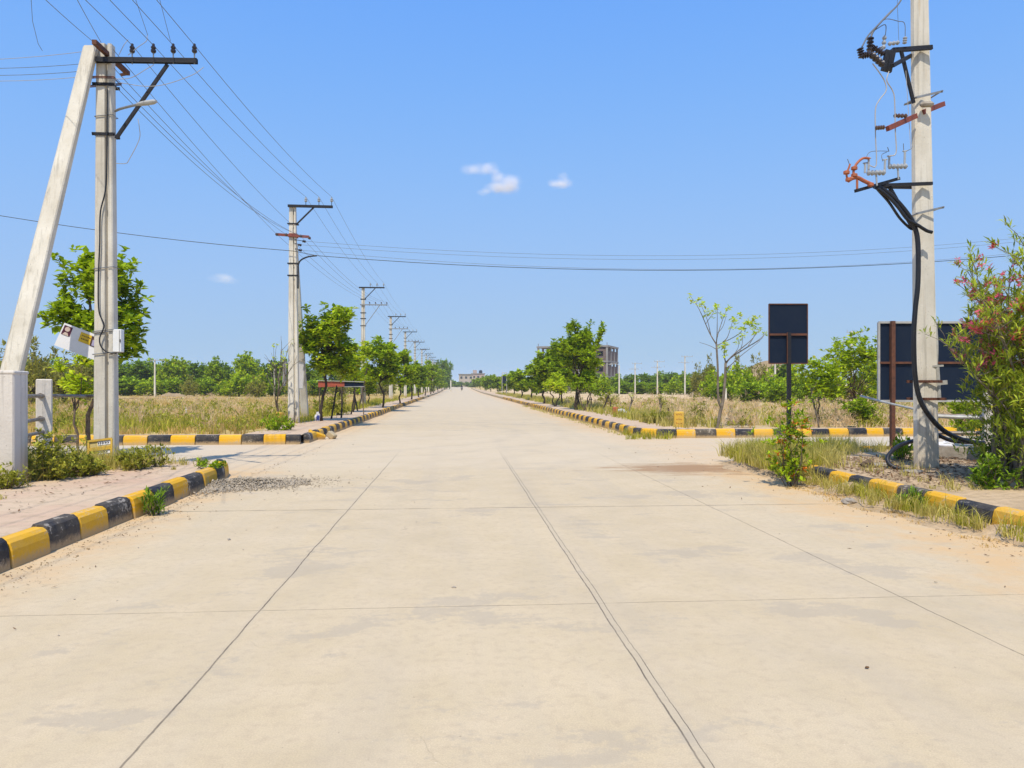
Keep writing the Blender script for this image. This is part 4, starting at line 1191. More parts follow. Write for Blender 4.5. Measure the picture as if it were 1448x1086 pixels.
def pin_insulator(mb, foot, h, r=0.045, up=(0, 0, 1), mi_pin=1, mi_body=0):
    foot = Vector(foot); up = Vector(up)
    mb.tube([foot - up * 0.10, foot + up * h * 0.5], 0.012, 6, mi_pin)
    mb.lathe(foot + up * h * 0.38, foot + up * h, [(0, r * 0.7), (0.12, r), (0.3, r), (0.38, r * 0.62), (0.5, r * 0.95), (0.66, r * 0.9), (0.76, r * 0.5), (0.9, r * 0.55), (1, r * 0.35)], 10, mi_body)

def collar(mb, c, w, dp, h=0.05, ear=0.10, mi=0):
    """bolted flat-bar clamp round the shaft"""
    c = Vector(c)
    for s in (-1, 1):
        mb.box(c + Vector((0, s * (dp / 2 + 0.008), 0)), (w + 2 * ear, 0.012, h), mi=mi)
    for s in (-1, 1):
        mb.tube([c + Vector((s * (w / 2 + ear * 0.6), -dp / 2 - 0.05, 0)), c + Vector((s * (w / 2 + ear * 0.6), dp / 2 + 0.05, 0))], 0.010, 6, mi)

# ---- first pole on the left, with its raking prop
D1 = 13.3
b1 = PD(150.5, 655, D1); b1.z = 0.10
t1 = PD(149.5, 64, D1)
X1, Y1 = b1.x, b1.y
P1 = thing('utility_pole', 'near left concrete utility pole with one crossarm, tilted poster and white box', 'utility pole', (b1.x, b1.y, PZ))
m = MB(); pole_shaft(m, b1 - Vector((0, 0, 0.1)), t1, 0.365, 0.265, 0.22, 0.17); m.build('shaft', 'pole_concrete', P1)
def at1(px, py, dy=0.0):
    """point of the plane of pole one, dy metres towards the viewer"""
    u = (px - CX) / F
    d = (Y1 - dy) / (CT - u * ST)
    return PD(px, py, d)
m = MB(); m.channel(at1(131, 84.5, 0.15), at1(279, 86.5, 0.15), 0.075, 0.085); arm1 = m.build('crossarm', 'steel_dark', P1)
for px in (187, 217, 245, 275):
    f = at1(px, 85, 0.15)
    m = MB(); pin_insulator(m, f + Vector((0, 0, 0.03)), 0.26, 0.045); m.build('insulator', ['porcelain_dark', 'steel_grey'], arm1)
m = MB(); m.beam(at1(164, 196, 0.13), at1(237, 91, 0.13), 0.05, 0.05); m.build('brace', 'steel_dark', P1)
for py, w in ((122, 0.28), (192, 0.29)):
    m = MB(); collar(m, at1(150, py), w, 0.185, 0.055, 0.05); m.build('clamp', 'steel_dark', P1)
m = MB()
for py in (166, 468, 500, 380, 470):
    w = 0.28 + (py - 80) / 580 * 0.10
    c = at1(150.5, py); hw, hd = w / 2 + 0.006, 0.10 + (py - 80) / 580 * 0.03
    lp = [c + Vector((sx * hw, sy * hd, 0.02 * sx)) for sx, sy in ((-1, -1), (1, -1), (1, 1), (-1, 1), (-1, -1))]
    m.tube(lp, 0.008, 5)
m.build('wire_band', 'wire_metal', P1)
m = MB()
c = at1(150, 122, 0.1)
m.beam(PD(133, 59, 12.75), PD(181, 104, 14.05), 0.075, 0.075); m.beam(PD(181, 104, 14.05), PD(170, 106, 14.0), 0.05, 0.04)
m.build('side_crossarm', 'steel_rust', P1)
m = MB(); m.tube(curve([at1(163, 157, 0.05), at1(170, 154, 0.3), at1(183, 150.5, 0.6), at1(196, 147.5, 0.8)], 6), 0.022, 8); la = m.build('lamp_arm', 'steel_grey', P1)
m = MB(); m.lathe(at1(194, 147.5, 0.78), at1(221, 143.5, 1.15), [(0, 0.022), (0.15, 0.034), (0.5, 0.042), (0.85, 0.04), (1, 0.022)], 10); m.build('lamp_head', 'frame_grey', la)
m = MB(); m.tube(curve([at1(152, 122, 0.125), at1(151.5, 170, 0.125), at1(150, 260, 0.13), at1(142, 300, 0.14), at1(141, 345, 0.14), at1(139, 400, 0.14), at1(140, 440, 0.15), at1(147, 460, 0.16), at1(141, 478, 0.16), at1(143, 490, 0.16), at1(152, 498, 0.15), at1(165, 500, 0.12)], 6), 0.012, 6); m.build('cable', 'cable_black', P1, smooth=True)
m = MB()
m.tube(curve([at1(195, 168, 0.5), at1(197, 180, 0.5), at1(197, 197, 0.4), at1(183, 225, 0.2), at1(178, 231, 0.1), at1(164, 231, 0.0)], 5), 0.006, 5)
m.tube(curve([at1(160, 112, 0.1), at1(185, 110, 0.2), at1(208, 97, 0.2), at1(217, 92, 0.15)], 5), 0.006, 5)
m.tube(curve([at1(170, 117, 0.1), at1(205, 122, 0.2), at1(235, 119, 0.3), at1(272, 106, 0.3), at1(288, 95, 0.2)], 5), 0.006, 5)
m.tube(curve([at1(168, 78, 0.1), at1(175, 64, 0.2), at1(181, 56, 0.2)], 5), 0.005, 5)
m.tube(curve([at1(181, 78, 0.15), at1(196, 66, 0.2), at1(207, 58, 0.2), at1(208, 50, 0.2)], 5), 0.006, 5)
m.build('jumper_wire', 'wire_pale', P1)

s0 = PD(18, 515, 12.3); s1 = PD(128, 66, 13.15)
k_ = (0.0 - s0.z) / (s1.z - s0.z)
sb = s0 + (s1 - s0) * k_
PR = thing('prop_pole', 'pale concrete prop pole leaning against the top of the near left utility pole', 'prop pole', (sb.x, sb.y, 0.12))
m = MB(); pole_shaft(m, sb, s1, 0.40, 0.26, 0.15, 0.12, yaw=-0.08, notch=False); m.build('shaft', 'pole_concrete_pale', PR)
m = MB()
for q, (pxa, pxb, py) in enumerate(((113, 161, 109.5), (113, 161, 111.5))):
    a, b = at1(pxa, py, 0.16), at1(pxb, py - 1, 0.13)
    m.tube([a, a.lerp(b, 0.5) + Vector((0, -0.03, 0)), b, b + Vector((0, 0.3, 0)), a + Vector((0, 0.36, 0)), a], 0.011, 5)
m.build('wire_binding', 'steel_rust', PR)

# things hung on the first pole
def rect_board(mb, TLp, TRp, BRp, BLp, th=0.012, mi=0):
    nrm = ((TRp - TLp).cross(BLp - TLp)).normalized()
    vs = [TLp, TRp, BRp, BLp] + [p + nrm * th for p in (TLp, TRp, BRp, BLp)]
    mb.add(vs, [(0, 1, 2, 3), (7, 6, 5, 4), (0, 4, 5, 1), (1, 5, 6, 2), (2, 6, 7, 3), (3, 7, 4, 0)], mi)
DP = 13.45
TL, BL = PD(91, 456.5, DP), PD(76.5, 488, DP)
TRv, BRv = PD(154, 480, DP), PD(147, 514, DP)
PO = thing('poster', 'tilted white poster with yellow panel, hanging behind the near left pole', 'poster', tuple((BL + BRv) / 2))
m = MB(); rect_board(m, TL, TRv, BRv, BL, 0.012); m.build('board', 'poster_white', PO)
def on_poster(s, t, lift=0.004):
    a = TL.lerp(TRv, s); b = BL.lerp(BRv, s)
    n = ((TRv - TL).cross(BL - TL)).normalized()
    return a.lerp(b, t) - n * lift
def poster_patch(name, s0, t0, s1, t1, mat, lift=0.004, parent=PO):
    m = MB(); m.add([on_poster(s0, t0, lift), on_poster(s1, t0, lift), on_poster(s1, t1, lift), on_poster(s0, t1, lift)], [(0, 1, 2, 3)])
    return m.build(name, mat, parent)
poster_patch('photo_print', 0.03, 0.07, 0.21, 0.47, 'print_maroon')
m = MB(); m.add([on_poster(0.12 + 0.055 * math.cos(a), 0.20 + 0.10 * math.sin(a), 0.008) for a in np.linspace(0, 6.28, 13)[:-1]], [tuple(range(12))])
m.add([on_poster(s, t, 0.009) for s, t in ((0.06, 0.46), (0.09, 0.34), (0.15, 0.34), (0.19, 0.46))], [(0, 1, 2, 3)]); m.build('portrait_print', 'print_skin', PO)
poster_patch('headline_panel', 0.40, 0.10, 0.64, 0.50, 'print_yellow')
poster_patch('photo_print', 0.645, 0.10, 0.84, 0.52, 'print_brown')
poster_patch('photo_print', 0.68, 0.24, 0.74, 0.48, 'print_lilac', 0.007)
poster_patch('photo_print', 0.70, 0.14, 0.80, 0.22, 'print_skin', 0.007)
m = MB()
rq = random.Random(4)
for row in range(2):
    s = 0.44
    while s < 0.60:
        w = rq.uniform(0.01, 0.03)
        m.add([on_poster(s, 0.2 + row * 0.13, 0.006), on_poster(s + w, 0.2 + row * 0.13, 0.006), on_poster(s + w, 0.25 + row * 0.13, 0.006), on_poster(s, 0.25 + row * 0.13, 0.006)], [(0, 1, 2, 3)])
        s += w + 0.012
m.build('headline_print', 'print_brown', PO)

c = at1(167.5, 482, 0.06)
MBX = thing('meter_box', 'small white box strapped to the right side of the near left pole', 'meter box', tuple(c - Vector((0, 0, 0.2))))
m = MB(); m.box(c, (0.145, 0.13, 0.40), bev=0.008); m.build('case', 'plastic_white', MBX)
m = MB(); m.box(c + Vector((0.045, -0.068, 0)), (0.012, 0.008, 0.37)); m.build('door_seam', 'frame_grey', MBX)
m = MB(); m.box(c + Vector((0.058, -0.07, 0.0)), (0.016, 0.012, 0.05)); m.build('latch', 'ink_black', MBX)

# yellow board with lettering rows at the foot of the pole
YB = thing('notice_frame', 'yellow framed notice board standing in weeds at the foot of the near left pole', 'notice board', tuple(at1(141, 655, 0.25)))
A, B_, Cc, Dd = at1(125, 624, 0.62), at1(158, 620, 0.62), at1(157, 660, 0.68), at1(126, 664, 0.68)
m = MB()
for t in (0, 0.31, 0.66, 1.0):
    m.beam(A.lerp(Dd, t), B_.lerp(Cc, t), 0.02, 0.035 if t in (0, 1.0) else 0.06)
for s in (0, 1.0):
    m.beam(A.lerp(B_, s), Dd.lerp(Cc, s), 0.03, 0.02)
m.build('frame', 'paint_yellow', YB)
m = MB(); off = Vector((0, 0.016, 0)); rect_board(m, A + off, B_ + off, Cc + off, Dd + off, 0.006); m.build('panel', 'notice_faded', YB)
m = MB()
for row in (0.12, 0.44, 0.80):
    off = Vector((0, 0.010, 0))
    a, b = A.lerp(Dd, row) + off, B_.lerp(Cc, row) + off
    e = (Dd - A) * 0.07
    m.add([a.lerp(b, 0.38) - e, a.lerp(b, 0.93) - e, a.lerp(b, 0.93) + e, a.lerp(b, 0.38) + e], [(0, 1, 2, 3)])
m.build('label_strip', 'poster_white', YB)
m = MB()
for row in (0.12, 0.44, 0.80):
    off = Vector((0, 0.005, 0)); s = 0.42
    while s < 0.86:
        w = rq.uniform(0.03, 0.075)
        a = A.lerp(B_, s).lerp(Dd.lerp(Cc, s), row) + off; b = A.lerp(B_, s + w).lerp(Dd.lerp(Cc, s + w), row) + off
        hgt = (Dd - A) * rq.uniform(0.03, 0.05)
        m.beam(a - hgt, a + hgt, 0.008, 0.004); m.beam(a, b, 0.004, 0.012)
        s += w + 0.05
m.build('lettering', 'ink_black', YB)

# ---- second pole
D2 = 27.6
X2 = PD(415, HZ, D2)
Y2 = X2.y
def at2(px, py, dy=0.0):
    u = (px - CX) / F
    d = (Y2 - dy) / (CT - u * ST)
    return PD(px, py, d)
P2 = thing('utility_pole', 'second concrete pole on the left, with red lower crossarm, at the broken kerb corner', 'utility pole', (X2.x, X2.y, PZ))
m = MB(); b2 = at2(415.5, 600); b2.z = 0.0; pole_shaft(m, b2, at2(414, 290), 0.40, 0.235, 0.24, 0.17); m.build('shaft', 'pole_concrete_pale', P2)
m = MB(); m.channel(at2(407, 291, 0.13), at2(470.5, 292.5, 0.13), 0.08, 0.09); arm2 = m.build('crossarm', 'steel_dark', P2)
HT2 = []
for px in (432.5, 451, 469):
    f = at2(px, 291, 0.13); HT2.append(f + Vector((0, 0, 0.33)))
    m = MB(); pin_insulator(m, f + Vector((0, 0, 0.04)), 0.28, 0.055); m.build('insulator', ['porcelain_grey', 'steel_dark'], arm2)
m = MB(); m.beam(at2(418.5, 318, 0.12), at2(444, 293, 0.12), 0.05, 0.05); m.build('brace', 'steel_dark', P2)
for py in (317, 373, 390):
    m = MB(); collar(m, at2(414.5, py), 0.26, 0.19, 0.05, 0.06); m.build('clamp', 'steel_dark', P2)
m = MB(); m.beam(at2(393, 331.5, 0.13), at2(437, 335, 0.13), 0.06, 0.09); m.box(at2(415, 333.5), (0.30, 0.24, 0.14)); la2 = m.build('lower_crossarm', 'red_oxide', P2)
LT2 = []
for px, py in ((391.5, 331.5), (405, 332), (425.5, 334), (437.5, 336.5)):
    c = at2(px, py, 0.17); LT2.append(c)
    m = MB(); m.lathe(c + Vector((0, -0.07, 0)), c + Vector((0, 0.09, 0)), [(0, 0.03), (0.2, 0.055), (0.4, 0.035), (0.6, 0.055), (1, 0.03)], 8); m.build('insulator', 'porcelain_brown', la2)
CR2 = []
for px, py in ((430, 341), (424, 346), (424.5, 353.5)):
    c = at2(px, py, 0.12); CR2.append(c)
    m = MB(); m.beam(at2(417, py - 2, 0.1), c, 0.02, 0.02); m.lathe(c - Vector((0.06, 0, 0)), c + Vector((0.06, 0, -0.02)), [(0, 0.03), (0.2, 0.05), (0.5, 0.03), (0.75, 0.055), (1, 0.03)], 8); m.build('hook_insulator', 'porcelain_dark', P2)
m = MB(); m.tube(curve([at2(421.5, 408, 0.1), at2(421.5, 385, 0.12), at2(422, 374, 0.14), at2(426, 367.5, 0.2), at2(436, 363, 0.25), at2(448, 361.5, 0.25)], 7), 0.028, 8); m.build('service_pipe', 'cable_black', P2, smooth=True)
# prop behind the second pole
PR2 = thing('prop_pole', 'slender concrete prop standing close behind the second pole on the left', 'prop pole', tuple(at2(431, 600) * 1.0))
q = PD(431.5, 598, 30.5); q.z = 0.1
PR2.location = q
m = MB(); pole_shaft(m, q, PD(417, 345, 28.8), 0.30, 0.19, 0.22, 0.15, notch=False); m.build('shaft', 'pole_concrete', PR2)
# two white boards tied to the pole
for nm, pts, d, lab in (('poster_board', ((401.5, 511), (406, 511), (403.5, 545), (400, 546)), 28.1, 'narrow white board tied to the left side of the second pole, seen edge on'),
                        ('poster_board', ((419, 510), (431, 512), (428.5, 550), (417, 548)), 28.75, 'white sheet board tied to the right side of the second pole')):
    pp = [PD(x, y, d + (0.25 if i in (1, 2) else 0.0)) for i, (x, y) in enumerate(pts)]
    t = thing(nm, lab, 'board', tuple((pp[2] + pp[3]) / 2))
    m = MB(); rect_board(m, pp[0], pp[1], pp[2], pp[3], 0.015); m.build('board', 'poster_white', t)
    m = MB()
    for i in range(4): m.beam(pp[i] - Vector((0, 0.012, 0)), pp[(i + 1) % 4] - Vector((0, 0.012, 0)), 0.03, 0.03)
    m.build('frame', 'frame_grey', t)

# ---- the run of poles along the left verge
XP = -6.5
def run_pole(y, label, group, lower=True):
    z0 = PZ + rise(y)
    T = 8.45 + rise(y)
    t = thing('utility_pole', label, 'utility pole', (XP, y, z0), group)
    m = MB(); pole_shaft(m, (XP, y, z0 - 0.2), (XP, y, T + 0.03), 0.36, 0.21, 0.22, 0.15); m.build('shaft', 'pole_concrete', t)
    m = MB(); m.channel((XP - 0.28, y - 0.12, T), (XP + 1.48, y - 0.12, T), 0.08, 0.085); a = m.build('crossarm', 'steel_dark', t)
    for dx in (0.50, 0.96, 1.42):
        m = MB(); pin_insulator(m, (XP + dx, y - 0.12, T + 0.04), 0.28, 0.055); m.build('insulator', ['porcelain_grey', 'steel_dark'], a)
    m = MB(); m.beam((XP + 0.12, y - 0.12, T - 0.8), (XP + 0.85, y - 0.12, T - 0.04), 0.05, 0.05); m.build('brace', 'steel_dark', t)
    z1 = T - 1.2
    m = MB(); m.channel((XP - 0.2, y - 0.125, z1), (XP + 1.68, y - 0.125, z1), 0.06, 0.07); a = m.build('lower_crossarm', 'steel_grey', t)
    for dx in (0.45, 0.86, 1.26, 1.64):
        m = MB(); pin_insulator(m, (XP + dx, y - 0.125, z1 + 0.03), 0.17, 0.05); m.build('insulator', ['porcelain_brown', 'steel_dark'], a)
    m = MB(); m.beam((XP + 0.14, y - 0.12, z1 - 1.45), (XP + 1.15, y - 0.12, z1 - 0.03), 0.04, 0.04); m.build('brace', 'steel_grey', t)
    for dz in (0.8, 1.75, 2.15, 2.65):
        m = MB(); collar(m, (XP, y, T - dz), 0.25, 0.18, 0.05, 0.07); m.build('clamp', 'steel_dark', t)
    return t
GP = 'utility poles along the left verge'
RUN = [52.8, 74.6, 95.5, 117.5, 140.5, 160, 181, 204, 228, 252]
p3 = run_pole(RUN[0], 'third pole on the left, between the yellow green tree and the dense dark tree', GP)
p4 = copy_tree(p3, (XP, RUN[1], PZ + rise(RUN[1])), label='fourth pole on the left, two crossarms rising clear above the light green verge tree')
p5 = copy_tree(p3, (XP, RUN[2], PZ + rise(RUN[2])), label='fifth pole on the left, just right of and lower than the fourth pole')
for y in RUN[3:]:
    copy_tree(p3, (XP, y, PZ + rise(y)), label='small far pole of the left row, crossarms stacked up beyond the fifth pole')
# short white posts by the far verge
for i, (px, d, top) in enumerate([(596.5, 150, 541), (601, 155, 537), (606, 160, 536.5), (637.5, 210, 538)]):
    p = PD(px, HZ, d); z0 = rise(p.y)
    t = thing('concrete_post', 'short pale concrete post beside the far left verge', 'post', (p.x, p.y, z0), 'short posts at the far left verge')
    m = MB(); m.box((p.x, p.y, z0 + (zat(top, d) - z0) / 2), (0.32, 0.3, zat(top, d) - z0), bev=0.03); m.build('shaft', 'pole_concrete_pale', t)

# ---- overhead wires, each one object from end to end
def wire(name, pts_list, label, group, mat='wire_metal', r=0.009, sags=None, cat='overhead wire'):
    m = MB()
    allp = []
    for i in range(len(pts_list) - 1):
        a, b = Vector(pts_list[i]), Vector(pts_list[i + 1])
        sg = sags[i] if sags else 0.012 * (b - a).length
        seg = sagline(a, b, sg, 16)
        allp += seg if i == 0 else seg[1:]
    m.tube(allp, r * 0.68, 5)
    return tag(m.build(name, mat), label, cat, group)
Y0 = -10.0
ins1 = [at1(px, 64, 0.15) for px in (187, 217, 245, 275)]
GW = 'wires along the left verge'
names = ['high wire on the insulator nearest the poles', 'high wire on the middle insulators', 'high wire on the outermost insulators over the verge']
for i in range(3):
    a = ins1[i + 1]
    pts = [(a.x, Y0, a.z + 0.1), a, HT2[i]] + [(XP + (0.50, 0.96, 1.42)[i], y - 0.12, 8.45 + rise(y) + 0.34) for y in RUN]
    wire('overhead_wire', pts, names[i] + ' of the upper crossarms', GW, r=0.0085, sags=[0.25, 0.16] + [0.28] * (len(pts) - 3))
a = ins1[0]
wire('overhead_wire', [(a.x, Y0, a.z + 0.1), a, at2(412, 317, 0.15)], 'wire from the innermost insulator of the near left pole down to the second pole', GW, r=0.0085, sags=[0.25, 0.15])
for i, (px, py) in enumerate(((160, 70), (161, 96), (163, 113), (165, 124))):
    st = at1(px, py, 0.14)
    pts = [st, LT2[i]] + [(XP + (0.45, 0.86, 1.26, 1.64)[i], y - 0.125, 7.25 + rise(y) + 0.2) for y in RUN]
    nm = ('leftmost', 'second', 'third', 'rightmost')[i] + ' wire of the lower crossarms of the left poles'
    wire('overhead_wire', pts, nm, GW, r=0.0085, sags=[0.10 + 0.12 * i] + [0.30 + 0.06 * i] * (len(pts) - 2))
for i, (pxa, pxe, pye) in enumerate(((70, 133, 60), (112, 143, 60))):
    e = at1(pxe, pye, 0.1); far = PD(pxa, 0, D1 * 0.80)
    wire('overhead_wire', [far + (far - e) * 1.5, e], ('left', 'right')[i] + ' of two steep wires rising from the near left pole head', GW, r=0.0075, sags=[0.05])
wire('overhead_wire', [PD(40, -60, 11.5), PD(46, 30, 12.2), PD(54, 62, 12.6), PD(60, 72, 12.7)], 'loose wire end hanging left of the near left pole top', GW, r=0.006, sags=[0, 0, 0])
for i, (pxa, pya) in enumerate(((192, 0), (226, 0))):
    wire('jumper_cable', [PD(pxa - 12, -60, 11.8), PD(pxa, pya, 12.3), PD((209, 241)[i], (50, 58)[i], 13.0)], ('short drop wire ending in a frayed joint above the second insulator', 'short drop wire ending above the third insulator')[i], 'drop wires above the near left crossarm', r=0.006, sags=[0, 0])
for i, (py, pye, pxe) in enumerate(((69, 72, 126), (82, 89, 130), (92, 100, 124), (100, 109, 112))):
    e = at1(pxe, pye, 0.12)
    yy = Y1 + 0.4
    u = (0 - CX) / F; d = yy / (CT - u * ST); f0 = PD(0, py, d)
    wire('overhead_wire', [f0 + (f0 - e) * 3.0, e], ('topmost', 'second', 'third', 'lowest')[i] + ' wire leaving the near left pole to the left', 'wires to the left of the near left pole', 'wire_pale' if i in (0, 3) else 'wire_metal', r=0.007, sags=[0.25])
# wires crossing the road from the second pole
for i, (py0, py1, py2) in enumerate(((356, 336, 361), (359, 341, 365), (376, 357, 378))):
    a = CR2[i]
    u = (1448 - CX) / F; e = PD(1448, py1, (Y2 + 0.5) / (CT - u * ST))
    far = e + (e - a) * 0.4 + Vector((0, 0, 0.9))
    wire('overhead_wire', [a, e, far], ('top', 'middle', 'lowest')[i] + ' of three thin wires crossing the road from the second pole', 'wires crossing the road', r=0.0085, sags=[(0.63, 0.64, 0.70)[i], 0.05])
u = (0 - CX) / F; e0 = PD(0, 299, Y2 / (CT - u * ST))
k = at2(448, 361.5, 0.25); k0 = at2(415, 355, 0.2)
u = (1448 - CX) / F; e1 = PD(1448, 360, Y2 / (CT - u * ST))
wire('overhead_cable', [e0 + (e0 - k0) * 1.0 + Vector((0, 0, 0.6)), k0, k, e1, e1 + (e1 - k) * 0.4 + Vector((0, 0, 0.8))], 'thick black cable crossing the whole view behind the second pole', 'wires crossing the road', 'cable_black', 0.017, [0.45, 0.0, 0.58, 0.05], 'cable')

# ---- right pole with switch gear
DR = 12.6
bR = PD(1308, 662, DR); bR.z = 0.12
tR = PD(1298, -60, DR)
YR = bR.y
def atR(px, py, dy=0.0):
    u = (px - CX) / F
    d = (YR - dy) / (CT - u * ST)
    return PD(px, py, d)
RP = thing('utility_pole', 'tall concrete pole on the right with switch brackets and hanging black cables', 'utility pole', (bR.x, bR.y, PZ))
m = MB(); pole_shaft(m, bR - Vector((0, 0, 0.15)), tR, 0.385, 0.255, 0.26, 0.18, yaw=0.22, notch=False); m.build('shaft', 'pole_concrete_pale', RP)
# top bracket
m = MB()
m.beam(atR(1318, 67, 0.16), atR(1262, 71, 0.16), 0.05, 0.07); m.beam(atR(1293, 76, -0.12), atR(1262, 93, 0.5), 0.05, 0.06)
m.beam(atR(1274, 71, 0.16), atR(1292, 146, 0.1), 0.04, 0.05)
m.beam(atR(1259, 72, 0.3), atR(1253, 101, 0.3), 0.17, 0.05); m.beam(atR(1260, 76, 0.32), atR(1256, 100, 0.32), 0.05, 0.03)
m.beam(atR(1262, 71, 0.16), atR(1256, 88, 0.3), 0.05, 0.05)
tb1 = m.build('switch_bracket', 'steel_dark', RP)
def fuse_stack(mb, p0, p1, r=0.045, n=4):
    prof = [(0, r * 0.5)]
    for i in range(n):
        a = i / n
        prof += [(a + 0.05 / n, r * 0.55), (a + 0.3 / n, r), (a + 0.6 / n, r), (a + 0.85 / n, r * 0.55)]
    prof += [(1, r * 0.4)]
    mb.lathe(p0, p1, prof, 10)
for (x0, y0, x1, y1, e0_, e1_) in ((1216, 68, 1219, 82, .5, .5), (1219, 79, 1232, 76, .5, .6), (1232, 77, 1249, 92, .6, .45), (1230, 72, 1231, 52, .3, .3), (1229, 72, 1236, 66, .3, .3), (1236, 68, 1250, 77, .3, .3)):
    m = MB(); fuse_stack(m, atR(x0, y0, e0_), atR(x1, y1, e1_), 0.055); m.build('switch_insulator', 'porcelain_dark', tb1)
for (x0, y0, x1, y1) in ((1256, 62, 1272, 60), (1279, 62, 1280, 52), (1249, 70, 1251, 50), (1245, 66, 1248, 72)):
    m = MB(); fuse_stack(m, atR(x0, y0, 0.2), atR(x1, y1, 0.2), 0.035, 3); m.build('fuse_insulator', 'porcelain_grey', tb1)
m = MB()
m.tube(curve([atR(1285, -30, 0.2), atR(1274, 0, 0.3), atR(1259, 18, 0.35), atR(1243, 34, 0.4), atR(1228, 50, 0.45), atR(1219, 66, 0.5)], 6), 0.013, 6)
m.tube(curve([atR(1261, 15, 0.3), atR(1244, 33, 0.32), atR(1234, 46, 0.3), atR(1231, 56, 0.3)], 6), 0.016, 6)
m.tube(curve([atR(1240, 36, 0.3), atR(1253, 27, 0.25), atR(1270, 30, 0.2), atR(1279, 33, 0.2), atR(1280, 52, 0.2)], 6), 0.006, 5)
m.tube(curve([atR(1235, 44, 0.3), atR(1250, 35, 0.25), atR(1253, 40, 0.22), atR(1251, 55, 0.2)], 6), 0.007, 5)
m.tube([atR(1268, -20, 0.2), atR(1271, 58, 0.2)], 0.004, 4)
m.build('lead_wire', 'wire_metal', tb1)
m = MB()
m.tube(curve([atR(1234, 90, 0.55), atR(1243, 102, 0.5), atR(1251, 115, 0.45), atR(1253, 128, 0.45), atR(1243, 142, 0.45), atR(1238, 155, 0.45), atR(1238, 190, 0.45), atR(1239, 233, 0.45), atR(1229, 234, 0.45)], 6), 0.009, 5)
m.tube(curve([atR(1257, 101, 0.4), atR(1254, 114, 0.42), atR(1262, 128, 0.4), atR(1265, 142, 0.4), atR(1266, 185, 0.4), atR(1267, 216, 0.4), atR(1257, 221, 0.4)], 6), 0.009, 5)
m.tube([atR(1281, 100, 0.2), atR(1284, 150, 0.18), atR(1288, 212, 0.2)], 0.005, 4)
m.build('drop_wire', 'wire_pale', RP)
# middle arm
m = MB(); m.beam(atR(1334, 147, -0.3), atR(1304, 159, 0.1), 0.06, 0.08); m.beam(atR(1295, 164, 0.14), atR(1255, 182, 0.5), 0.06, 0.08); ma = m.build('crossarm', 'red_oxide', RP)
for (x0, y0, x1, y1, e) in ((1264, 163.5, 1283, 164, 0.35), (1238, 181, 1251, 180, 0.5)):
    m = MB(); fuse_stack(m, atR(x0, y0, e), atR(x1, y1, e), 0.036, 4); m.build('insulator', 'porcelain_brown', ma)
m = MB(); m.lathe(atR(1301, 148, 0.2), atR(1320, 147, 0.2), [(0, 0.02), (0.2, 0.05), (0.8, 0.05), (1, 0.02)], 8); m.build('spacer', 'stone_grey', ma)
for py, w in ((139, 0.29), (301, 0.31)):
    m = MB()
    c = atR(1303 + (py - 139) * 0.01, py)
    m.beam(c + Vector((-0.2, -0.14, -0.05)), c + Vector((0.26, -0.17, 0.06)), 0.012, 0.035); m.beam(c + Vector((-0.2, 0.15, -0.05)), c + Vector((0.26, 0.15, 0.06)), 0.012, 0.035)
    m.tube([c + Vector((0.24, -0.2, 0.06)), c + Vector((0.24, 0.2, 0.06))], 0.012, 6); m.tube([c + Vector((-0.19, -0.18, -0.05)), c + Vector((-0.19, 0.18, -0.05))], 0.012, 6)
    m.build('clamp', 'steel_grey', RP)
# lower bracket with horn-gap fuses
m = MB(); m.beam(atR(1318, 259.5, 0.18), atR(1236, 262.5, 0.18), 0.05, 0.05); m.beam(atR(1292, 265, -0.14), atR(1236, 264, 0.2), 0.05, 0.05)
m.beam(atR(1271, 252.5, 0.0), atR(1210, 270, 0.55), 0.05, 0.05); m.beam(atR(1258, 265, 0.15), atR(1291, 323, 0.12), 0.045, 0.045)
lb = m.build('fuse_bracket', 'steel_dark', RP)
for (x0, x1, y, e, posts) in ((1226, 1252, 244.5, 0.4, ((1223, 231), (1228, 224), (1251, 226))), (1256, 1283, 235.5, 0.15, ((1257, 221), (1279, 214)))):
    m = MB(); fuse_stack(m, atR(x0, y, e), atR(x1, y - 0.5, e), 0.045, 5)
    m.tube([atR((x0 + x1) / 2, y + 2, e), atR((x0 + x1) / 2 + 1, y + 18, e)], 0.014, 6)
    for px, py in posts:
        m.tube([atR(px, y, e), atR(px + 0.5, py, e)], 0.018, 8)
        m.tube([atR(px - 2.5, py, e), atR(px + 3.5, py - 0.7, e)], 0.012, 6)
    m.build('fuse_insulator', 'porcelain_grey', lb)
m = MB()
m.tube(curve([atR(1233, 261, 0.5), atR(1222, 256, 0.5), atR(1212, 251, 0.5), atR(1203, 253, 0.5), atR(1199, 256, 0.5)], 5), 0.032, 8)
m.tube(curve([atR(1208, 250, 0.5), atR(1207, 242, 0.5), atR(1211, 232, 0.48), atR(1220, 224, 0.45), atR(1229, 224, 0.42)], 5), 0.020, 8)
m.tube(curve([atR(1199, 256, 0.5), atR(1197, 246, 0.5), atR(1200, 238, 0.5), atR(1202, 232, 0.5)], 5), 0.016, 8)
for x, y in ((1208, 248), (1208, 238), (1197, 244), (1200, 254), (1231, 261)):
    m.lathe(atR(x, y + 3, 0.5), atR(x, y - 3, 0.5), [(0, 0.02), (0.2, 0.05), (0.8, 0.05), (1, 0.02)], 8)
m.tube([atR(1212, 254, 0.5), atR(1212, 268, 0.5)], 0.018, 6)
m.build('arcing_horn', 'orange_oxide', lb)
m = MB()
m.tube(curve([atR(1225, 222, 0.42), atR(1230, 215, 0.4), atR(1243, 213.5, 0.4), atR(1257, 214, 0.25)], 5), 0.005, 5)
m.tube(curve([atR(1283, 213, 0.15), atR(1289, 210, 0.12), atR(1290, 206, 0.1)], 5), 0.005, 5)
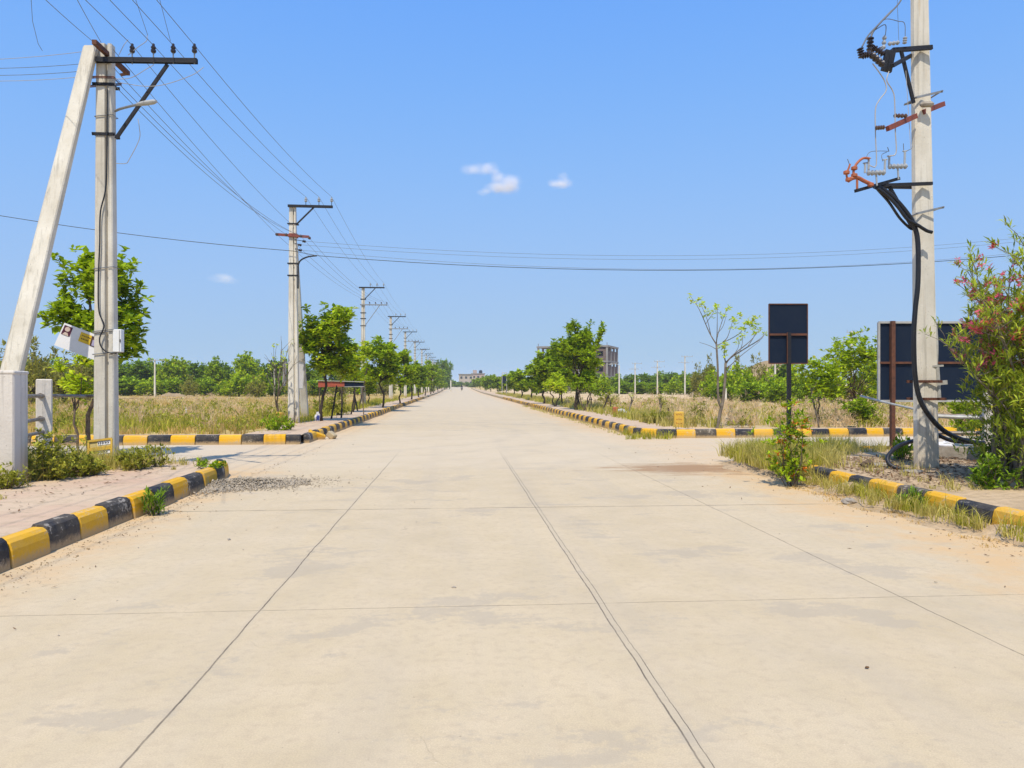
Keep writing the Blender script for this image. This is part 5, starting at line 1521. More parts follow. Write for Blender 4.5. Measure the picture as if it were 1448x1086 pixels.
m.tube(curve([atR(1248, 228, 0.4), atR(1247, 219, 0.35), atR(1254, 215, 0.25)], 5), 0.005, 5)
m.tube([atR(1278, 215, 0.15), atR(1277.5, 203, 0.15)], 0.006, 5); m.tube([atR(1257, 214, 0.2), atR(1255, 208, 0.2)], 0.006, 5); m.tube([atR(1201, 232, 0.5), atR(1198.5, 225, 0.5)], 0.006, 5)
m.build('fuse_wire', 'wire_metal', lb)
# heavy cables
m = MB(); m.tube(curve([atR(1238, 264, 0.25), atR(1250, 269, 0.25), atR(1266, 282, 0.25), atR(1283, 302, 0.25), atR(1293, 320, 0.24), atR(1298, 345, 0.24), atR(1298, 400, 0.25), atR(1294, 440, 0.25), atR(1292, 480, 0.26), atR(1294, 530, 0.27), atR(1300, 562, 0.28), atR(1312, 585, 0.3), atR(1332, 607, 0.3), atR(1356, 620, 0.25), atR(1385, 627, 0.15)], 6), 0.040, 10); m.build('cable', 'cable_black', RP, smooth=True)
m = MB(); m.tube(curve([atR(1240, 266, 0.3), atR(1256, 278, 0.28), atR(1270, 293, 0.3), atR(1283, 310, 0.3), atR(1297, 318, 0.3), atR(1310, 326, 0.3), atR(1318, 328.5, 0.3)], 6), 0.028, 10); m.build('cable', 'cable_black', RP, smooth=True)
m = MB(); m.tube(curve([atR(1241, 268, 0.2), atR(1257, 286, 0.2), atR(1272, 308, 0.2), atR(1286, 322, 0.18), atR(1291, 324, 0.16)], 6), 0.022, 8); m.build('cable', 'cable_black', RP, smooth=True)
# rusty strap bands, small pipe and stub at eye height
m = MB()
for py in (539.5, 564):
    c = atR(1306.5, py)
    for s in (-1, 1):
        m.beam(c + Vector((-0.21, s * 0.155, 0)), c + Vector((0.29 if py > 550 else 0.22, s * 0.155, 0)), 0.012, 0.045)
    for dx in (-0.16, -0.08, 0.0, 0.08, 0.16):
        m.box(c + Vector((dx, -0.165, 0)), (0.03, 0.02, 0.03))
m.build('rusty_band', 'steel_rust', RP)
m = MB(); m.tube(curve([atR(1323, 456, 0.05), atR(1325, 490, 0.06), atR(1324, 518, 0.06)], 4), 0.022, 8); m.tube([atR(1324, 516, 0.06), atR(1327, 565, 0.06)], 0.045, 10)
m.beam(atR(1317, 518, 0.08), atR(1333, 517, 0.08), 0.05, 0.03); m.beam(atR(1324, 542, 0.08), atR(1339, 540.5, 0.08), 0.03, 0.07); m.build('conduit', 'pipe_pale', RP)

# coil of cable on the ground by the pole
m = MB(); m.tube(curve([atR(1392, 626, -0.2), atR(1350, 624, -0.1), atR(1326, 615, 0.0), atR(1322, 613, -0.2), atR(1296, 622, -0.25), atR(1272, 630, 0.0), atR(1257, 643, 0.15), atR(1256, 654, 0.25), atR(1266, 661, 0.35), atR(1281, 664, 0.4), atR(1292, 666, 0.4)], 7), 0.034, 10)
tag(m.build('cable_loop', 'cable_black', smooth=True), 'loop of thick black cable lying on the ground left of the right pole', 'cable')

# ---- black boards
def board_sign(name, label, x0, x1, y0, y1, d, posts, border, cat, ribs, yaw=0.0):
    a, b = PD(x0, y0, d), PD(x1, y0, d); cdn = PD(x1, y1, d); ddn = PD(x0, y1, d)
    px0, pyb, pytop, wd = posts[0]
    bp = PD(px0, HZ, d + 0.02); bp.z = 0.13
    t = thing(name, label, cat, tuple(bp))
    m = MB(); rect_board(m, a, b, cdn, ddn, 0.03); m.build('panel', 'board_black', t)
    if border:
        m = MB(); f = Vector((0, -0.012, 0))
        for p, q in ((a, b), (b, cdn), (cdn, ddn), (ddn, a)): m.beam(p + f, q + f, 0.045, 0.045)
        m.build('frame', border, t)
    for px, pyb, pyt, wd in posts:
        top = PD(px, pyt, d - 0.05); bot = PD(px, pyt, d - 0.05); bot.z = -0.1
        m = MB(); m.beam(bot, top, wd, wd); m.build('post', 'steel_rust' if ribs[0] == 'r' else 'steel_dark', t)
    for (xa, xb, y) in ribs[1]:
        m = MB(); m.beam(PD(xa, y, d - 0.025), PD(xb, y, d - 0.025), 0.03, 0.045); m.build('rail', 'steel_rust', t)
    return t
S1 = board_sign('sign_board', 'small black board on a single dark post, seen from the back', 1087, 1141.5, 430, 514, 16.4, [(1115.5, 690, 470, 0.075)], None, 'sign board', ('d', [(1088, 1141, 473)]))
m = MB()
m.beam(PD(1115.5, 470, 16.33), PD(1115.5, 514, 16.33), 0.085, 0.02); m.build('post_sleeve', 'steel_rust', S1)
m = MB(); f = Vector((0, -0.01, 0))
a, b, c, d_ = [PD(x, y, 16.4) for x, y in ((1087, 430), (1141.5, 430), (1141.5, 514), (1087, 514))]
for p, q in ((a, b), (b, c), (c, d_), (d_, a)): m.beam(p + f, q + f, 0.018, 0.022)
m.build('frame', 'steel_rust', S1)
board_sign('billboard', 'large black billboard with thin grey frame on rusty posts behind the right pole', 1242, 1412, 456, 567, 16.0, [(1262, 648, 454, 0.085), (1398, 648, 454, 0.085)], 'frame_grey', 'billboard', ('r', [(1244, 1410, 513)]))
BB = bpy.data.objects['billboard']

# far small billboard on the right verge
d = 118; p = PD(713, HZ, d); z0 = rise(p.y)
t = thing('billboard', 'tiny far black billboard in an open frame above the right verge trees', 'billboard', (p.x, p.y, z0))
m = MB(); rect_board(m, PD(710, 532, d), PD(716.5, 532, d), PD(716.5, 542, d), PD(710, 542, d), 0.05); m.build('panel', 'board_black', t)
m = MB()
for x in (710, 716.5): m.beam(PD(x, 527, d), Vector((PD(x, 527, d).x, PD(x, 527, d).y, z0)), 0.08, 0.08)
m.beam(PD(710, 527, d), PD(716.5, 527, d), 0.08, 0.08); m.build('frame', 'frame_grey', t)

# red and black sign plank on posts behind the left verge
d = 33.0
SB = thing('plank_sign', 'long narrow red and black sign plank on posts behind the left verge tree', 'sign plank', tuple(PD(482, 590, d)))
m = MB(); rect_board(m, PD(450, 539, d), PD(487, 540, d + 0.4), PD(487, 546.5, d + 0.4), PD(450, 547.5, d), 0.05); m.build('red_panel', 'banner_red', SB)
m = MB(); rect_board(m, PD(487, 540, d + 0.4), PD(514, 541, d + 0.7), PD(514, 546, d + 0.7), PD(487, 546.5, d + 0.4), 0.05); m.build('black_panel', 'board_black', SB)
m = MB(); m.beam(PD(449, 538, d - .03), PD(515, 540, d + 0.68), 0.05, 0.03); m.beam(PD(487, 547, d + .37), PD(515, 546.5, d + 0.68), 0.05, 0.03); m.build('edge_strip', 'frame_grey', SB)
for px, lx in ((452, -1), (483, 0), (512, 3)):
    m = MB(); m.tube([PD(px, 547, d + 0.3), PD(px + lx * 0.4, 570, d + 0.3), PD(px + lx, 596, d + 0.3)], 0.024, 6); m.build('post', 'bark_brown', SB)

# stakes and tree guards of the verges
def stake(label, px, pyb, pyt, lean_px, d, r=0.04, mat='bark_dark', group=None):
    b = PD(px, HZ, d); b.z = 0.17
    tp = PD(px + lean_px, pyt, d)
    t = thing('wooden_stake', label, 'stake', tuple(b), group)
    m = MB(); mid = b.lerp(tp, 0.5) + Vector((0.02, 0, 0)); m.tube([b, mid, tp], [r, r * 0.9, r * 0.7], 7); m.build('shaft', mat, t)
    m = MB(); m.tube([tp - Vector((0.03, 0, 0.12)), tp + Vector((0.05, 0.02, -0.10))], r * 1.15, 6); m.build('tie', 'sack_white' if group is None else mat, t)
    return t
GS = 'crooked stakes along the left verge'
stake('crooked dark stake right of the round green tree on the left verge', 468, 596, 545, 8, 31, group=GS)
stake('straight dark stake below the middle of the red and black sign plank', 482.5, 594, 552, 1, 32, group=GS)
stake('dark stake bending left near the third left pole', 496, 590, 549, 6, 36, group=GS)
stake('thin stake leaning against the third left pole', 506, 584, 553, -6, 41, group=GS)
stake('thick stake leaning towards the shaft of the third left pole', 507, 580, 520, 12, 44, group=GS)
GS2 = 'wooden stakes along the right verge'
stake('short upright stake right of the tallest right verge tree', 835, 584, 562, 1, 41, group=GS2)
stake('leaning dark stake on the right verge behind the bushes', 851, 580, 559, 9, 41, 0.055, group=GS2)
stake('short stump like stake beside the orange marker on the right verge', 862, 577, 567, 1, 40, group=GS2)
stake('small stake in the grass left of the yellow marker stone', 945, 588, 577, 0, 28, 0.03, group=GS2)
stake('bamboo stick upright in the grass of the left field', 262, 586, 576, 1, 33, 0.025, 'sack_white')

# marker stones, drums, bags
def marker(label, px, py, d, w, h, mat, ink, name='marker_stone', cat='marker stone', lean=0.0):
    b = PD(px, HZ, d); b.z = 0.20
    t = thing(name, label, cat, tuple(b))
    m = MB(); m.box((b.x, b.y, b.z + h / 2 - 0.05), (w, 0.14, h + 0.1), Matrix.Rotation(lean, 3, 'Y'), bev=0.025); m.build('block', mat, t)
    if ink:
        m = MB(); rr = random.Random(int(px))
        for row in range(3):
            x = -w * 0.34
            while x < w * 0.3:
                ww = rr.uniform(0.03, 0.06)
                z = b.z + h * (0.82 - 0.25 * row)
                m.tube([(b.x + x, b.y - 0.074, z + rr.uniform(-.02, .04)), (b.x + x + ww / 2, b.y - 0.074, z + rr.uniform(-.03, .03)), (b.x + x + ww, b.y - 0.074, z + rr.uniform(-.04, .02))], 0.006, 4)
                x += ww + 0.025
        m.build('lettering', ink, t)
    return t
marker('yellow marker stone with red scrawl behind the far right kerb', 960, 606, 24.8, 0.33, 0.56, 'paint_yellow', 'paint_red')
marker('orange marker stone in the grass of the right verge', 870, 581, 35.5, 0.25, 0.42, 'orange_oxide', None)
# yellow drum-like tree guard round the bare sapling
b = PD(395, HZ, 27.2); b.z = 0.20
t = thing('tree_guard', 'ragged yellow guard wrapped round the foot of the nearly leafless sapling', 'tree guard', tuple(b))
m = MB(); m.lathe(b, b + Vector((0.02, 0, 0.46)), [(0, 0.12), (0.3, 0.125), (0.6, 0.14), (0.9, 0.155), (1, 0.15)], 9); m.build('wrap', 'paint_yellow', t)
m = MB(); rr = random.Random(2)
for i in range(7):
    x = rr.uniform(-0.08, 0.06); z = rr.uniform(0.1, 0.4)
    m.beam(b + Vector((x, -0.16, z)), b + Vector((x + 0.05, -0.165, z + rr.uniform(-.03, .03))), 0.006, 0.015)
m.build('lettering', 'paint_red', t)
# crumpled sack: displaced ball
def lumpy(name, label, cat, c, r3, mat, seed, parts=None):
    rr = np.random.default_rng(seed)
    V, Fs = [], []
    nu, nv = 14, 9
    ph = rr.uniform(0, 6.28, 6)
    for j in range(nv + 1):
        th = math.pi * j / nv
        for i in range(nu):
            a = 2 * math.pi * i / nu
            k = 1 + 0.13 * math.sin(3 * a + ph[0] + 2 * th) + 0.09 * math.sin(5 * th + ph[1] - 2 * a) + 0.05 * rr.normal()
            V.append((c[0] + r3[0] * k * math.sin(th) * math.cos(a), c[1] + r3[1] * k * math.sin(th) * math.sin(a), c[2] + r3[2] * k * math.cos(th)))
    for j in range(nv):
        for i in range(nu):
            Fs.append((j * nu + i, j * nu + (i + 1) % nu, (j + 1) * nu + (i + 1) % nu, (j + 1) * nu + i))
    o = mk(name, V, faces=Fs, mats=[mat], origin=(c[0], c[1], c[2] - r3[2]), smooth=False)
    return tag(o, label, cat)
p = PD(449, HZ, 29.0)
tS = thing('litter_sack', 'crumpled blue and white sack at the foot of the round green tree', 'sack', (p.x, p.y, 0.2))
o = lumpy('sack', None, None, (p.x, p.y, 0.38), (0.10, 0.08, 0.2), 'sack_white', 3); o.location -= tS.location; o.parent = tS
o = lumpy('blue_print', None, None, (p.x + 0.02, p.y - 0.05, 0.37), (0.06, 0.045, 0.12), 'sack_blue', 4); o.location -= tS.location; o.parent = tS
p = PD(879, HZ, 36); lumpy('white_sack', 'pale rounded sack lying in the grass right of the orange marker', 'sack', (p.x, p.y, 0.33), (0.24, 0.2, 0.17), 'sack_white', 5)
p = PD(1337, HZ, 19.0); lumpy('white_sack', 'white plastic bag on the ground seen below the large billboard', 'sack', (p.x, p.y, 0.10), (0.24, 0.16, 0.10), 'sack_white', 6)
p = G(1201, 713); lumpy('rock', 'flat pinkish rock lying in the gutter grass by the near right kerb', 'rock', (p.x, p.y, 0.03), (0.10, 0.08, 0.055), 'stone_grey', 7)
p = G(1227, 661, PZ); lumpy('rock', 'brown rock beside the black cable loop', 'rock', (p.x, p.y, 0.29), (0.10, 0.08, 0.08), 'bark_brown', 8)
p = G(1245, 659, PZ); lumpy('rock', 'flat grey broken slab left of the black cable loop', 'rock', (p.x, p.y, 0.265), (0.19, 0.10, 0.035), 'stone_grey', 9)
p = G(1290, 668, PZ); lumpy('rock', 'pale flat stone in front of the foot of the right pole', 'rock', (p.x, p.y, 0.26), (0.16, 0.1, 0.03), 'stone_grey', 10)
p = G(1226, 946); lumpy('dry_leaf', 'single curled brown leaf on the bare road', 'leaf', (p.x, p.y, 0.010), (0.012, 0.007, 0.006), 'litter_leaf', 11)
p = G(642, 831); lumpy('pebble', 'lone grey pebble on the middle slab of the road', 'pebble', (p.x, p.y, 0.004), (0.018, 0.014, 0.007), 'stone_grey', 12)

# fallen kerb stone at the far left corner
c = G(446, 622)
m = MB(); rot = Matrix.Rotation(0.5, 3, 'Z') @ Matrix.Rotation(0.35, 3, 'Y') @ Matrix.Rotation(0.25, 3, 'X')
m.box((c.x, c.y + 0.15, 0.12), (0.52, 0.2, 0.2), rot, bev=0.02)
tag(m.build('fallen_kerb_stone', 'kerb_yellow', origin=(c.x, c.y + 0.15, 0.0)), 'tumbled yellow kerb stone at the broken far left corner', 'kerb stone')
m = MB(); rot = Matrix.Rotation(-0.4, 3, 'Z') @ Matrix.Rotation(0.6, 3, 'Y')
m.box((c.x + 0.42, c.y + 0.35, 0.11), (0.26, 0.2, 0.18), rot, bev=0.02)
tag(m.build('fallen_kerb_stone', 'kerb_bare', origin=(c.x + 0.42, c.y + 0.35, 0.0)), 'broken grey kerb stone fragment right of the tumbled yellow one', 'kerb stone')

# ---- white pillar, post and pipe rails on the left
pc = PD(6, HZ, 10.4)
t = thing('gate_pillar', 'thick white pillar at the left edge below the leaning prop', 'pillar', (pc.x, pc.y, PZ))
zt = zat(525, 10.2)
M_ = Matrix.Rotation(0.10, 3, 'Z')
m = MB(); m.box((pc.x, pc.y, zt / 2 + 0.03), (0.43, 0.43, zt - 0.06), M_, bev=0.02); m.build('shaft', 'white_paint', t)
m = MB(); m.box((pc.x, pc.y, zt - 0.015), (0.445, 0.445, 0.05), M_, bev=0.012); m.build('cap', 'white_paint', t)
m = MB()
for z, sq in ((1.28, 0), (1.17, 1), (1.06, 2)):
    q = Vector((pc.x - 0.02, pc.y - 0.225, z)); 
    pts = [q + Vector((0.05 * math.cos(a) * (1 + 0.3 * sq) , -0.004, 0.045 * math.sin(a + 0.4 * sq))) for a in np.linspace(0.4, 5.2 - 0.7 * sq, 10)]
    m.tube(pts, 0.006, 4)
m.build('scrawl', 'ink_black', t)
pp = PD(62.5, HZ, 12.6)
t = thing('fence_post', 'white concrete fence post right of the thick white pillar', 'fence post', (pp.x, pp.y, 0.14))
zt2 = zat(537, 12.6)
m = MB(); m.box((pp.x, pp.y, zt2 / 2 + 0.05), (0.235, 0.20, zt2 - 0.08), Matrix.Rotation(0.45, 3, 'Z'), bev=0.015); m.build('shaft', 'white_paint', t)
m = MB()
for k_, z in enumerate((1.44, 1.06, 0.84)):
    m.tube([(pp.x, pp.y - 0.13, z), (pp.x, pp.y + 0.16, z)], 0.045, 8)
m.build('socket', 'pipe_grey', t)
for k_, (z, nm) in enumerate(((1.44, 'upper'), (1.06, 'middle'), (0.84, 'lower'))):
    m = MB(); m.tube([(pc.x + 0.02, pc.y + 0.1, z + 0.01), (pp.x, pp.y, z)], 0.030, 8)
    tag(m.build('pipe_rail', 'pipe_grey'), nm + ' grey pipe rail between the thick white pillar and the white fence post', 'pipe rail', 'pipe rails on the left')
m = MB(); e = PD(122, 560, 13.9); m.tube([(pp.x + 0.05, pp.y + 0.1, 1.44), tuple(e), tuple(e + Vector((0.5, 0.1, 0.0)))], 0.028, 8)
tag(m.build('pipe_rail', 'pipe_grey'), 'pipe rail running from the white fence post towards the near left pole', 'pipe rail', 'pipe rails on the left')

# ---- right corner: white post, pipes, low wall
pq = PD(1402, HZ, 13.4)
t = thing('fence_post', 'white painted gate post half hidden behind the oleander on the right', 'fence post', (pq.x, pq.y, 0.15))
zt3 = zat(550, 13.4)
m = MB(); m.box((pq.x, pq.y, zt3 / 2 + 0.05), (0.26, 0.26, zt3 - 0.08), Matrix.Rotation(-0.5, 3, 'Z'), bev=0.015); m.build('shaft', 'white_paint', t)
m = MB()
for z in (1.02, 0.75): m.tube([(pq.x - 0.2, pq.y, z), (pq.x + 0.2, pq.y, z)], 0.04, 8)
m.build('socket', 'pipe_grey', t)
def rail(label, a, b, r=0.035, mat='pipe_pale'):
    m = MB(); m.tube([a, a.lerp(b, 0.5) - Vector((0, 0, 0.01)), b], r, 8)
    tag(m.build('pipe_rail', mat), label, 'pipe rail', 'pipe rails on the right')
rail('upper pale pipe rail behind the right pole, ending at the white gate post', PD(1296, 587, 13.9), PD(1402, 591, 13.5))
rail('thin dark pipe just above the upper pale rail on the right', PD(1296, 585, 14.1), PD(1402, 587, 13.7), 0.018, 'pipe_grey')
rail('middle pipe rail right of the right pole', PD(1300, 611, 13.9), PD(1402, 612, 13.5), 0.034, 'pipe_grey')
rail('lower pipe rail behind the hanging black cable', PD(1300, 617, 13.9), PD(1402, 619, 13.5), 0.028)
rail('broken pale pipe sloping down towards the left side of the right pole', PD(1217, 560, 16.1), PD(1296, 579, 14.0), 0.022, 'pipe_pale')
rail('short pale pipe end to the right of the white gate post', PD(1402, 591, 13.5), PD(1480, 592, 13.0))
a, b = PD(1316, HZ, 14.4), PD(1420, HZ, 13.9)
m = MB(); dirv = (b - a); ang = math.atan2(dirv.y, dirv.x)
m.box(((a.x + b.x) / 2, (a.y + b.y) / 2, 0.27), (dirv.length, 0.2, 0.38), Matrix.Rotation(ang, 3, 'Z'), bev=0.015)
tag(m.build('low_wall', 'stone_grey', origin=((a.x + b.x) / 2, (a.y + b.y) / 2, 0.08)), 'low grey concrete wall right of the foot of the right pole', 'low wall')

# ---- gravel heap spilled off the left kerb, loose chips
def chips(name, seed, pts, size, mat, label=None):
    r = np.random.default_rng(seed)
    V, Fs = [], []
    n = len(pts)
    base = np.array([[1, 0, 0], [-1, 0, 0], [0, 1, 0], [0, -1, 0], [0, 0, 1], [0, 0, -1]], float)
    fc = np.array([[0, 2, 4], [2, 1, 4], [1, 3, 4], [3, 0, 4], [2, 0, 5], [1, 2, 5], [3, 1, 5], [0, 3, 5]])
    s = size * np.exp(r.normal(0, 0.45, n))
    jit = base[None] * s[:, None, None] * r.uniform(0.6, 1.25, (n, 6, 3)) + r.normal(0, 0.25, (n, 6, 3)) * s[:, None, None]
    jit[:, :, 2] *= 0.7
    V = (jit + pts[:, None, :] + np.array([0, 0, 1]) * (s * 0.35)[:, None, None]).reshape(-1, 3)
    T = (fc[None] + (np.arange(n) * 6)[:, None, None]).reshape(-1, 3)
    return tag(mk(name, V, quads=T, mats=[mat]), kind='stuff')
r = np.random.default_rng(77)
c0, c1 = G(284, 690), G(428, 682)
n = 12000
tt = r.beta(1.5, 1.7, n); P = np.stack([c0.x + (c1.x - c0.x) * tt + r.normal(0, 0.10, n), c0.y + (c1.y - c0.y) * tt + r.normal(0, 0.38, n) * (1.0 - 0.35 * tt), np.zeros(n)], 1)
hh = 0.12 * np.exp(-((tt - 0.38) / 0.30) ** 2) * np.exp(-((P[:, 1] - (c0.y + (c1.y - c0.y) * tt)) / 0.30) ** 2)
P[:, 2] = hh * r.random(n) ** 0.3
chips('gravel', 5, P, 0.0115, 'gravel_grey')
n = 900
P = np.stack([r.uniform(-4.0, 5.9, n), 3 + 30 * r.random(n) ** 1.3, np.zeros(n)], 1)
keep = (np.abs(P[:, 0] - 1) > 4.0 * r.random(n) ** 0.35) & ((P[:, 1] > 7) | (np.abs(P[:, 0] - 1) > 3.5))
chips('loose_gravel', 6, P[keep], 0.0055, 'stone_grey')
n = 1400
P = np.stack([NL + np.abs(r.normal(0, 0.22, n)), r.uniform(2, 13.6, n), np.zeros(n)], 1)
Q_ = np.stack([NR - np.abs(r.normal(0, 0.35, n)), r.uniform(3, 15.0, n), np.zeros(n)], 1)
chips('loose_gravel', 7, np.concatenate([P, Q_]), 0.005, 'mound_soil')
n = 500
P = np.stack([c1.x + r.normal(0.1, 0.35, n), c1.y + r.normal(0, 0.5, n), np.zeros(n)], 1)
chips('loose_gravel', 8, P, 0.008, 'gravel_grey')
# dead leaves and twigs on the right pavement
n = 2600
P = np.stack([r.uniform(6.2, 9.4, n), 9.6 + 4.2 * r.random(n) ** 0.8, np.full(n, PZ + 0.008)], 1)
D = np.stack([r.normal(0, 1, n), r.normal(0, 1, n), r.normal(0, 0.15, n)], 1)
V, Q = leaf_quads(P, D, np.stack([r.normal(0, .3, n), r.normal(0, .3, n), np.ones(n)], 1), r.uniform(0.04, 0.13, n), r.uniform(0.012, 0.04, n), droop=-0.15)
tag(mk('leaf_litter', V, quads=Q, mats=['litter_leaf']), kind='stuff')
n = 500
P = np.stack([r.uniform(-7.2, -4.6, n), r.uniform(7.5, 13.6, n), np.full(n, PZ + 0.008)], 1)
D = np.stack([r.normal(0, 1, n), r.normal(0, 1, n), r.normal(0, 0.15, n)], 1)
V, Q = leaf_quads(P, D, np.stack([r.normal(0, .3, n), r.normal(0, .3, n), np.ones(n)], 1), r.uniform(0.03, 0.10, n), r.uniform(0.008, 0.03, n), droop=-0.15)
tag(mk('leaf_litter', V, quads=Q, mats=['litter_leaf']), kind='stuff')

# soil banked up against the near right kerb
rb_ = np.random.default_rng(55)
Vb, Qb = [], []
ysb = np.linspace(6.0, 15.2, 70)
for i, y in enumerate(ysb):
    hgt = 0.07 + 0.06 * math.sin(y * 1.9) + 0.04 * math.sin(y * 5.3 + 1)
    wd = 0.55 + 0.18 * math.sin(y * 1.3 + 2) + 0.08 * math.sin(y * 4.1)
    if y > 12: hgt += 0.05
    for k_ in range(6):
        f = k_ / 5
        z = max(0.0, hgt) * f ** 1.6 + (rb_.normal(0, 0.006) if 0 < k_ else 0)
        Vb.append((NR + 0.03 - wd * (1 - f), y, max(0.001, z + 0.004) if k_ else -0.02))
for i in range(len(ysb) - 1):
    for k_ in range(5):
        a = i * 6 + k_; Qb.append((a, a + 1, a + 7, a + 6))
tag(mk('dirt_bank', Vb, quads=Qb, mats=['verge_soil'], smooth=True), kind='structure')

# earth mounds behind the right field
def mound(name, px, d, wx, wy, h, seed):
    p = PD(px, HZ, d); r = np.random.default_rng(seed)
    xs = np.linspace(-1, 1, 25); ys = np.linspace(-1, 1, 13)
    V, Q = [], []
    for y in ys:
        for x in xs:
            k = max(0.0, 1 - (x * x + y * y)) ** 0.8
            V.append((p.x + x * wx, p.y + y * wy, 0.02 + h * k * (1 + 0.25 * math.sin(5 * x + seed) + 0.15 * math.sin(9 * x + 4 * y)) + r.normal(0, 0.05) * (k > 0)))
    for j in range(12):
        for i in range(24):
            a = j * 25 + i; Q.append((a, a + 1, a + 26, a + 25))
    return tag(mk(name, V, quads=Q, mats=['mound_soil'], smooth=True), kind='structure')
mound('mound', 1075, 100, 10, 5, 3.7, 1)
mound('mound', 248, 96, 2.6, 1.5, 0.6, 3)
# pale far street beyond the left field
strip('path', 'pavement_paver', -110, -16, 86, 88.2, 0.24)

# ---- slender far poles beyond the fields
def far_pole(label, px, d, top, group, arms=2, lamp=False):
    p = PD(px, HZ, d); z0 = rise(p.y); T = zat(top, d)
    t = thing('utility_pole', label, 'utility pole', (p.x, p.y, z0), group)
    m = MB(); m.loft([[(p.x + a * w, p.y + b * w, z) for a, b in ((-1, -1), (1, -1), (1, 1), (-1, 1))] for z, w in ((z0 - 0.1, 0.10), (T, 0.065))]); m.build('shaft', 'pole_concrete_pale', t)
    for k_ in range(arms):
        m = MB(); z = T - 0.15 - k_ * 0.9; m.box((p.x + (0.3 if k_ == 0 else -0.2), p.y - 0.12, z), (1.7, 0.06, 0.06)); m.build('crossarm', 'frame_grey', t)
        m = MB()
        for dx in (-0.5, 0.3, 1.1): m.tube([(p.x + dx, p.y - 0.12, z), (p.x + dx, p.y - 0.12, z + 0.25)], 0.03, 5)
        m.build('insulator', 'porcelain_grey', t)
    if lamp:
        m = MB(); m.tube([(p.x, p.y, T), (p.x - 0.5, p.y, T + 0.25), (p.x - 1.0, p.y, T + 0.2)], 0.05, 6); m.lathe((p.x - 0.9, p.y, T + 0.2), (p.x - 1.5, p.y, T + 0.15), [(0, 0.05), (0.3, 0.12), (1, 0.05)], 6); m.build('lamp_arm', 'frame_grey', t)
far_pole('slender pole with crossarms in the right field, taller and right of another', 968.5, 112, 503, 'far poles beyond the right field')
far_pole('slender pole with crossarms in the right field, left of the spindly tree pair of poles', 929.5, 118, 510, 'far poles beyond the right field')
far_pole('slender pole standing right behind the unfinished building edge', 875.5, 105, 517, 'far poles beyond the right field', 0, True)
far_pole('slender pole between unfinished building and the dark far trees', 898, 125, 513, 'far poles beyond the right field')
far_pole('plain far pole partly hidden under the small black board', 1096, 78, 508, 'far poles beyond the right field', 1)
far_pole('tall far pole rising from the loose green trees left of the large billboard', 1204, 75, 468, 'far poles beyond the right field')
far_pole('short pale pole at the foot of the spindly tree', 1026, 62, 549, 'far poles beyond the right field', 0)
far_pole('thin pole against the unfinished building, right of the tallest verge tree', 838, 100, 536, 'far poles beyond the right field', 0)
far_pole('pale pole in the left tree line right of the near left pole', 219, 92, 508, 'far poles beyond the left field', 1)
far_pole('plain pale pole in the left tree line near the nearly leafless sapling', 388, 100, 522, 'far poles beyond the left field', 0)

# ---- unfinished concrete building
def unfinished():
    c = PD(809, HZ, 190); ang = -0.42
    z0 = rise(c.y)
    t = thing('unfinished_building', 'grey unfinished three storey concrete frame building behind the right verge trees', 'building', (c.x, c.y, z0))
    ca, sa = math.cos(ang), math.sin(ang)
    def W(x, y, z): return Vector((c.x + x * ca - y * sa, c.y + x * sa + y * ca, z0 + z))
    M = Matrix.Rotation(ang, 3, 'Z')
    nx, ny, bx, by, st = 5, 3, 3.6, 4.0, 3.85
    X0 = -nx * bx / 2
    for k_ in range(4):
        m = MB(); z = (k_ + 1) * st if k_ < 3 else None
        if z is None: break
        x1 = X0 + nx * bx
        m.box(W((X0 + x1) / 2, ny * by / 2, z), (x1 - X0 + 0.7, ny * by + 0.7, 0.42), M); m.build('floor_slab' if k_ < 2 else 'roof', 'concrete_soft', t)
    for i in range(nx + 1):
        for j in (0, ny):
            m = MB(); m.box(W(X0 + i * bx, j * by, 1.5 * st), (0.45, 0.45, 3 * st), M); m.build('column', 'concrete_soft', t)
    for j in (1, 2):
        for x in (X0, X0 + nx * bx):
            m = MB(); m.box(W(x, j * by, 1.5 * st), (0.45, 0.45, 3 * st), M); m.build('column', 'concrete_soft', t)
    rr = random.Random(8)
    for k_ in range(3):
        for i in range(nx):
            if k_ == 2 and i < 3: continue
            zc = k_ * st
            m = MB()
            # infill with a window hole: sill, lintel, two piers
            x = X0 + (i + 0.5) * bx
            m.box(W(x, 0.06, zc + 0.75), (bx - 0.46, 0.2, 1.1), M); m.box(W(x, 0.06, zc + 2.85), (bx - 0.46, 0.2, 0.55), M)
            for s in (-1, 1): m.box(W(x + s * 1.2, 0.06, zc + 1.94), (0.74, 0.2, 1.27), M)
            m.build('infill_wall', rr.choice(['brick_infill', 'brick_infill', 'concrete_dark']), t)
        for j in range(ny):
            m = MB(); m.box(W(X0 + nx * bx - 0.02, (j + 0.5) * by, k_ * st + 1.5), (0.2, by - 0.46, 2.5), M); m.build('infill_wall', 'brick_infill', t)
    m = MB(); m.box(W(0, ny * by / 2, 1.5 * st), (nx * bx - 1.0, 0.2, 3 * st - 0.7), M); m.build('inner_wall', 'concrete_dark', t)
    m = MB(); m.box(W(-2.0, 5, 3 * st + 1.0), (4.2, 3.2, 1.7), M); m.build('stair_head', 'concrete_soft', t)
    m = MB()
    for i in range(nx + 1): m.tube([W(X0 + i * bx, 0, 3 * st), W(X0 + i * bx, 0, 3 * st + 0.9)], 0.06, 4)
    m.build('starter_bar', 'steel_rust', t)
    m = MB(); m.box(W(X0 + nx * bx - 5.0, -0.35, 2.65 * st), (4.4, 0.05, 0.6), M); m.build('banner', 'paint_yellow', t)
unfinished()

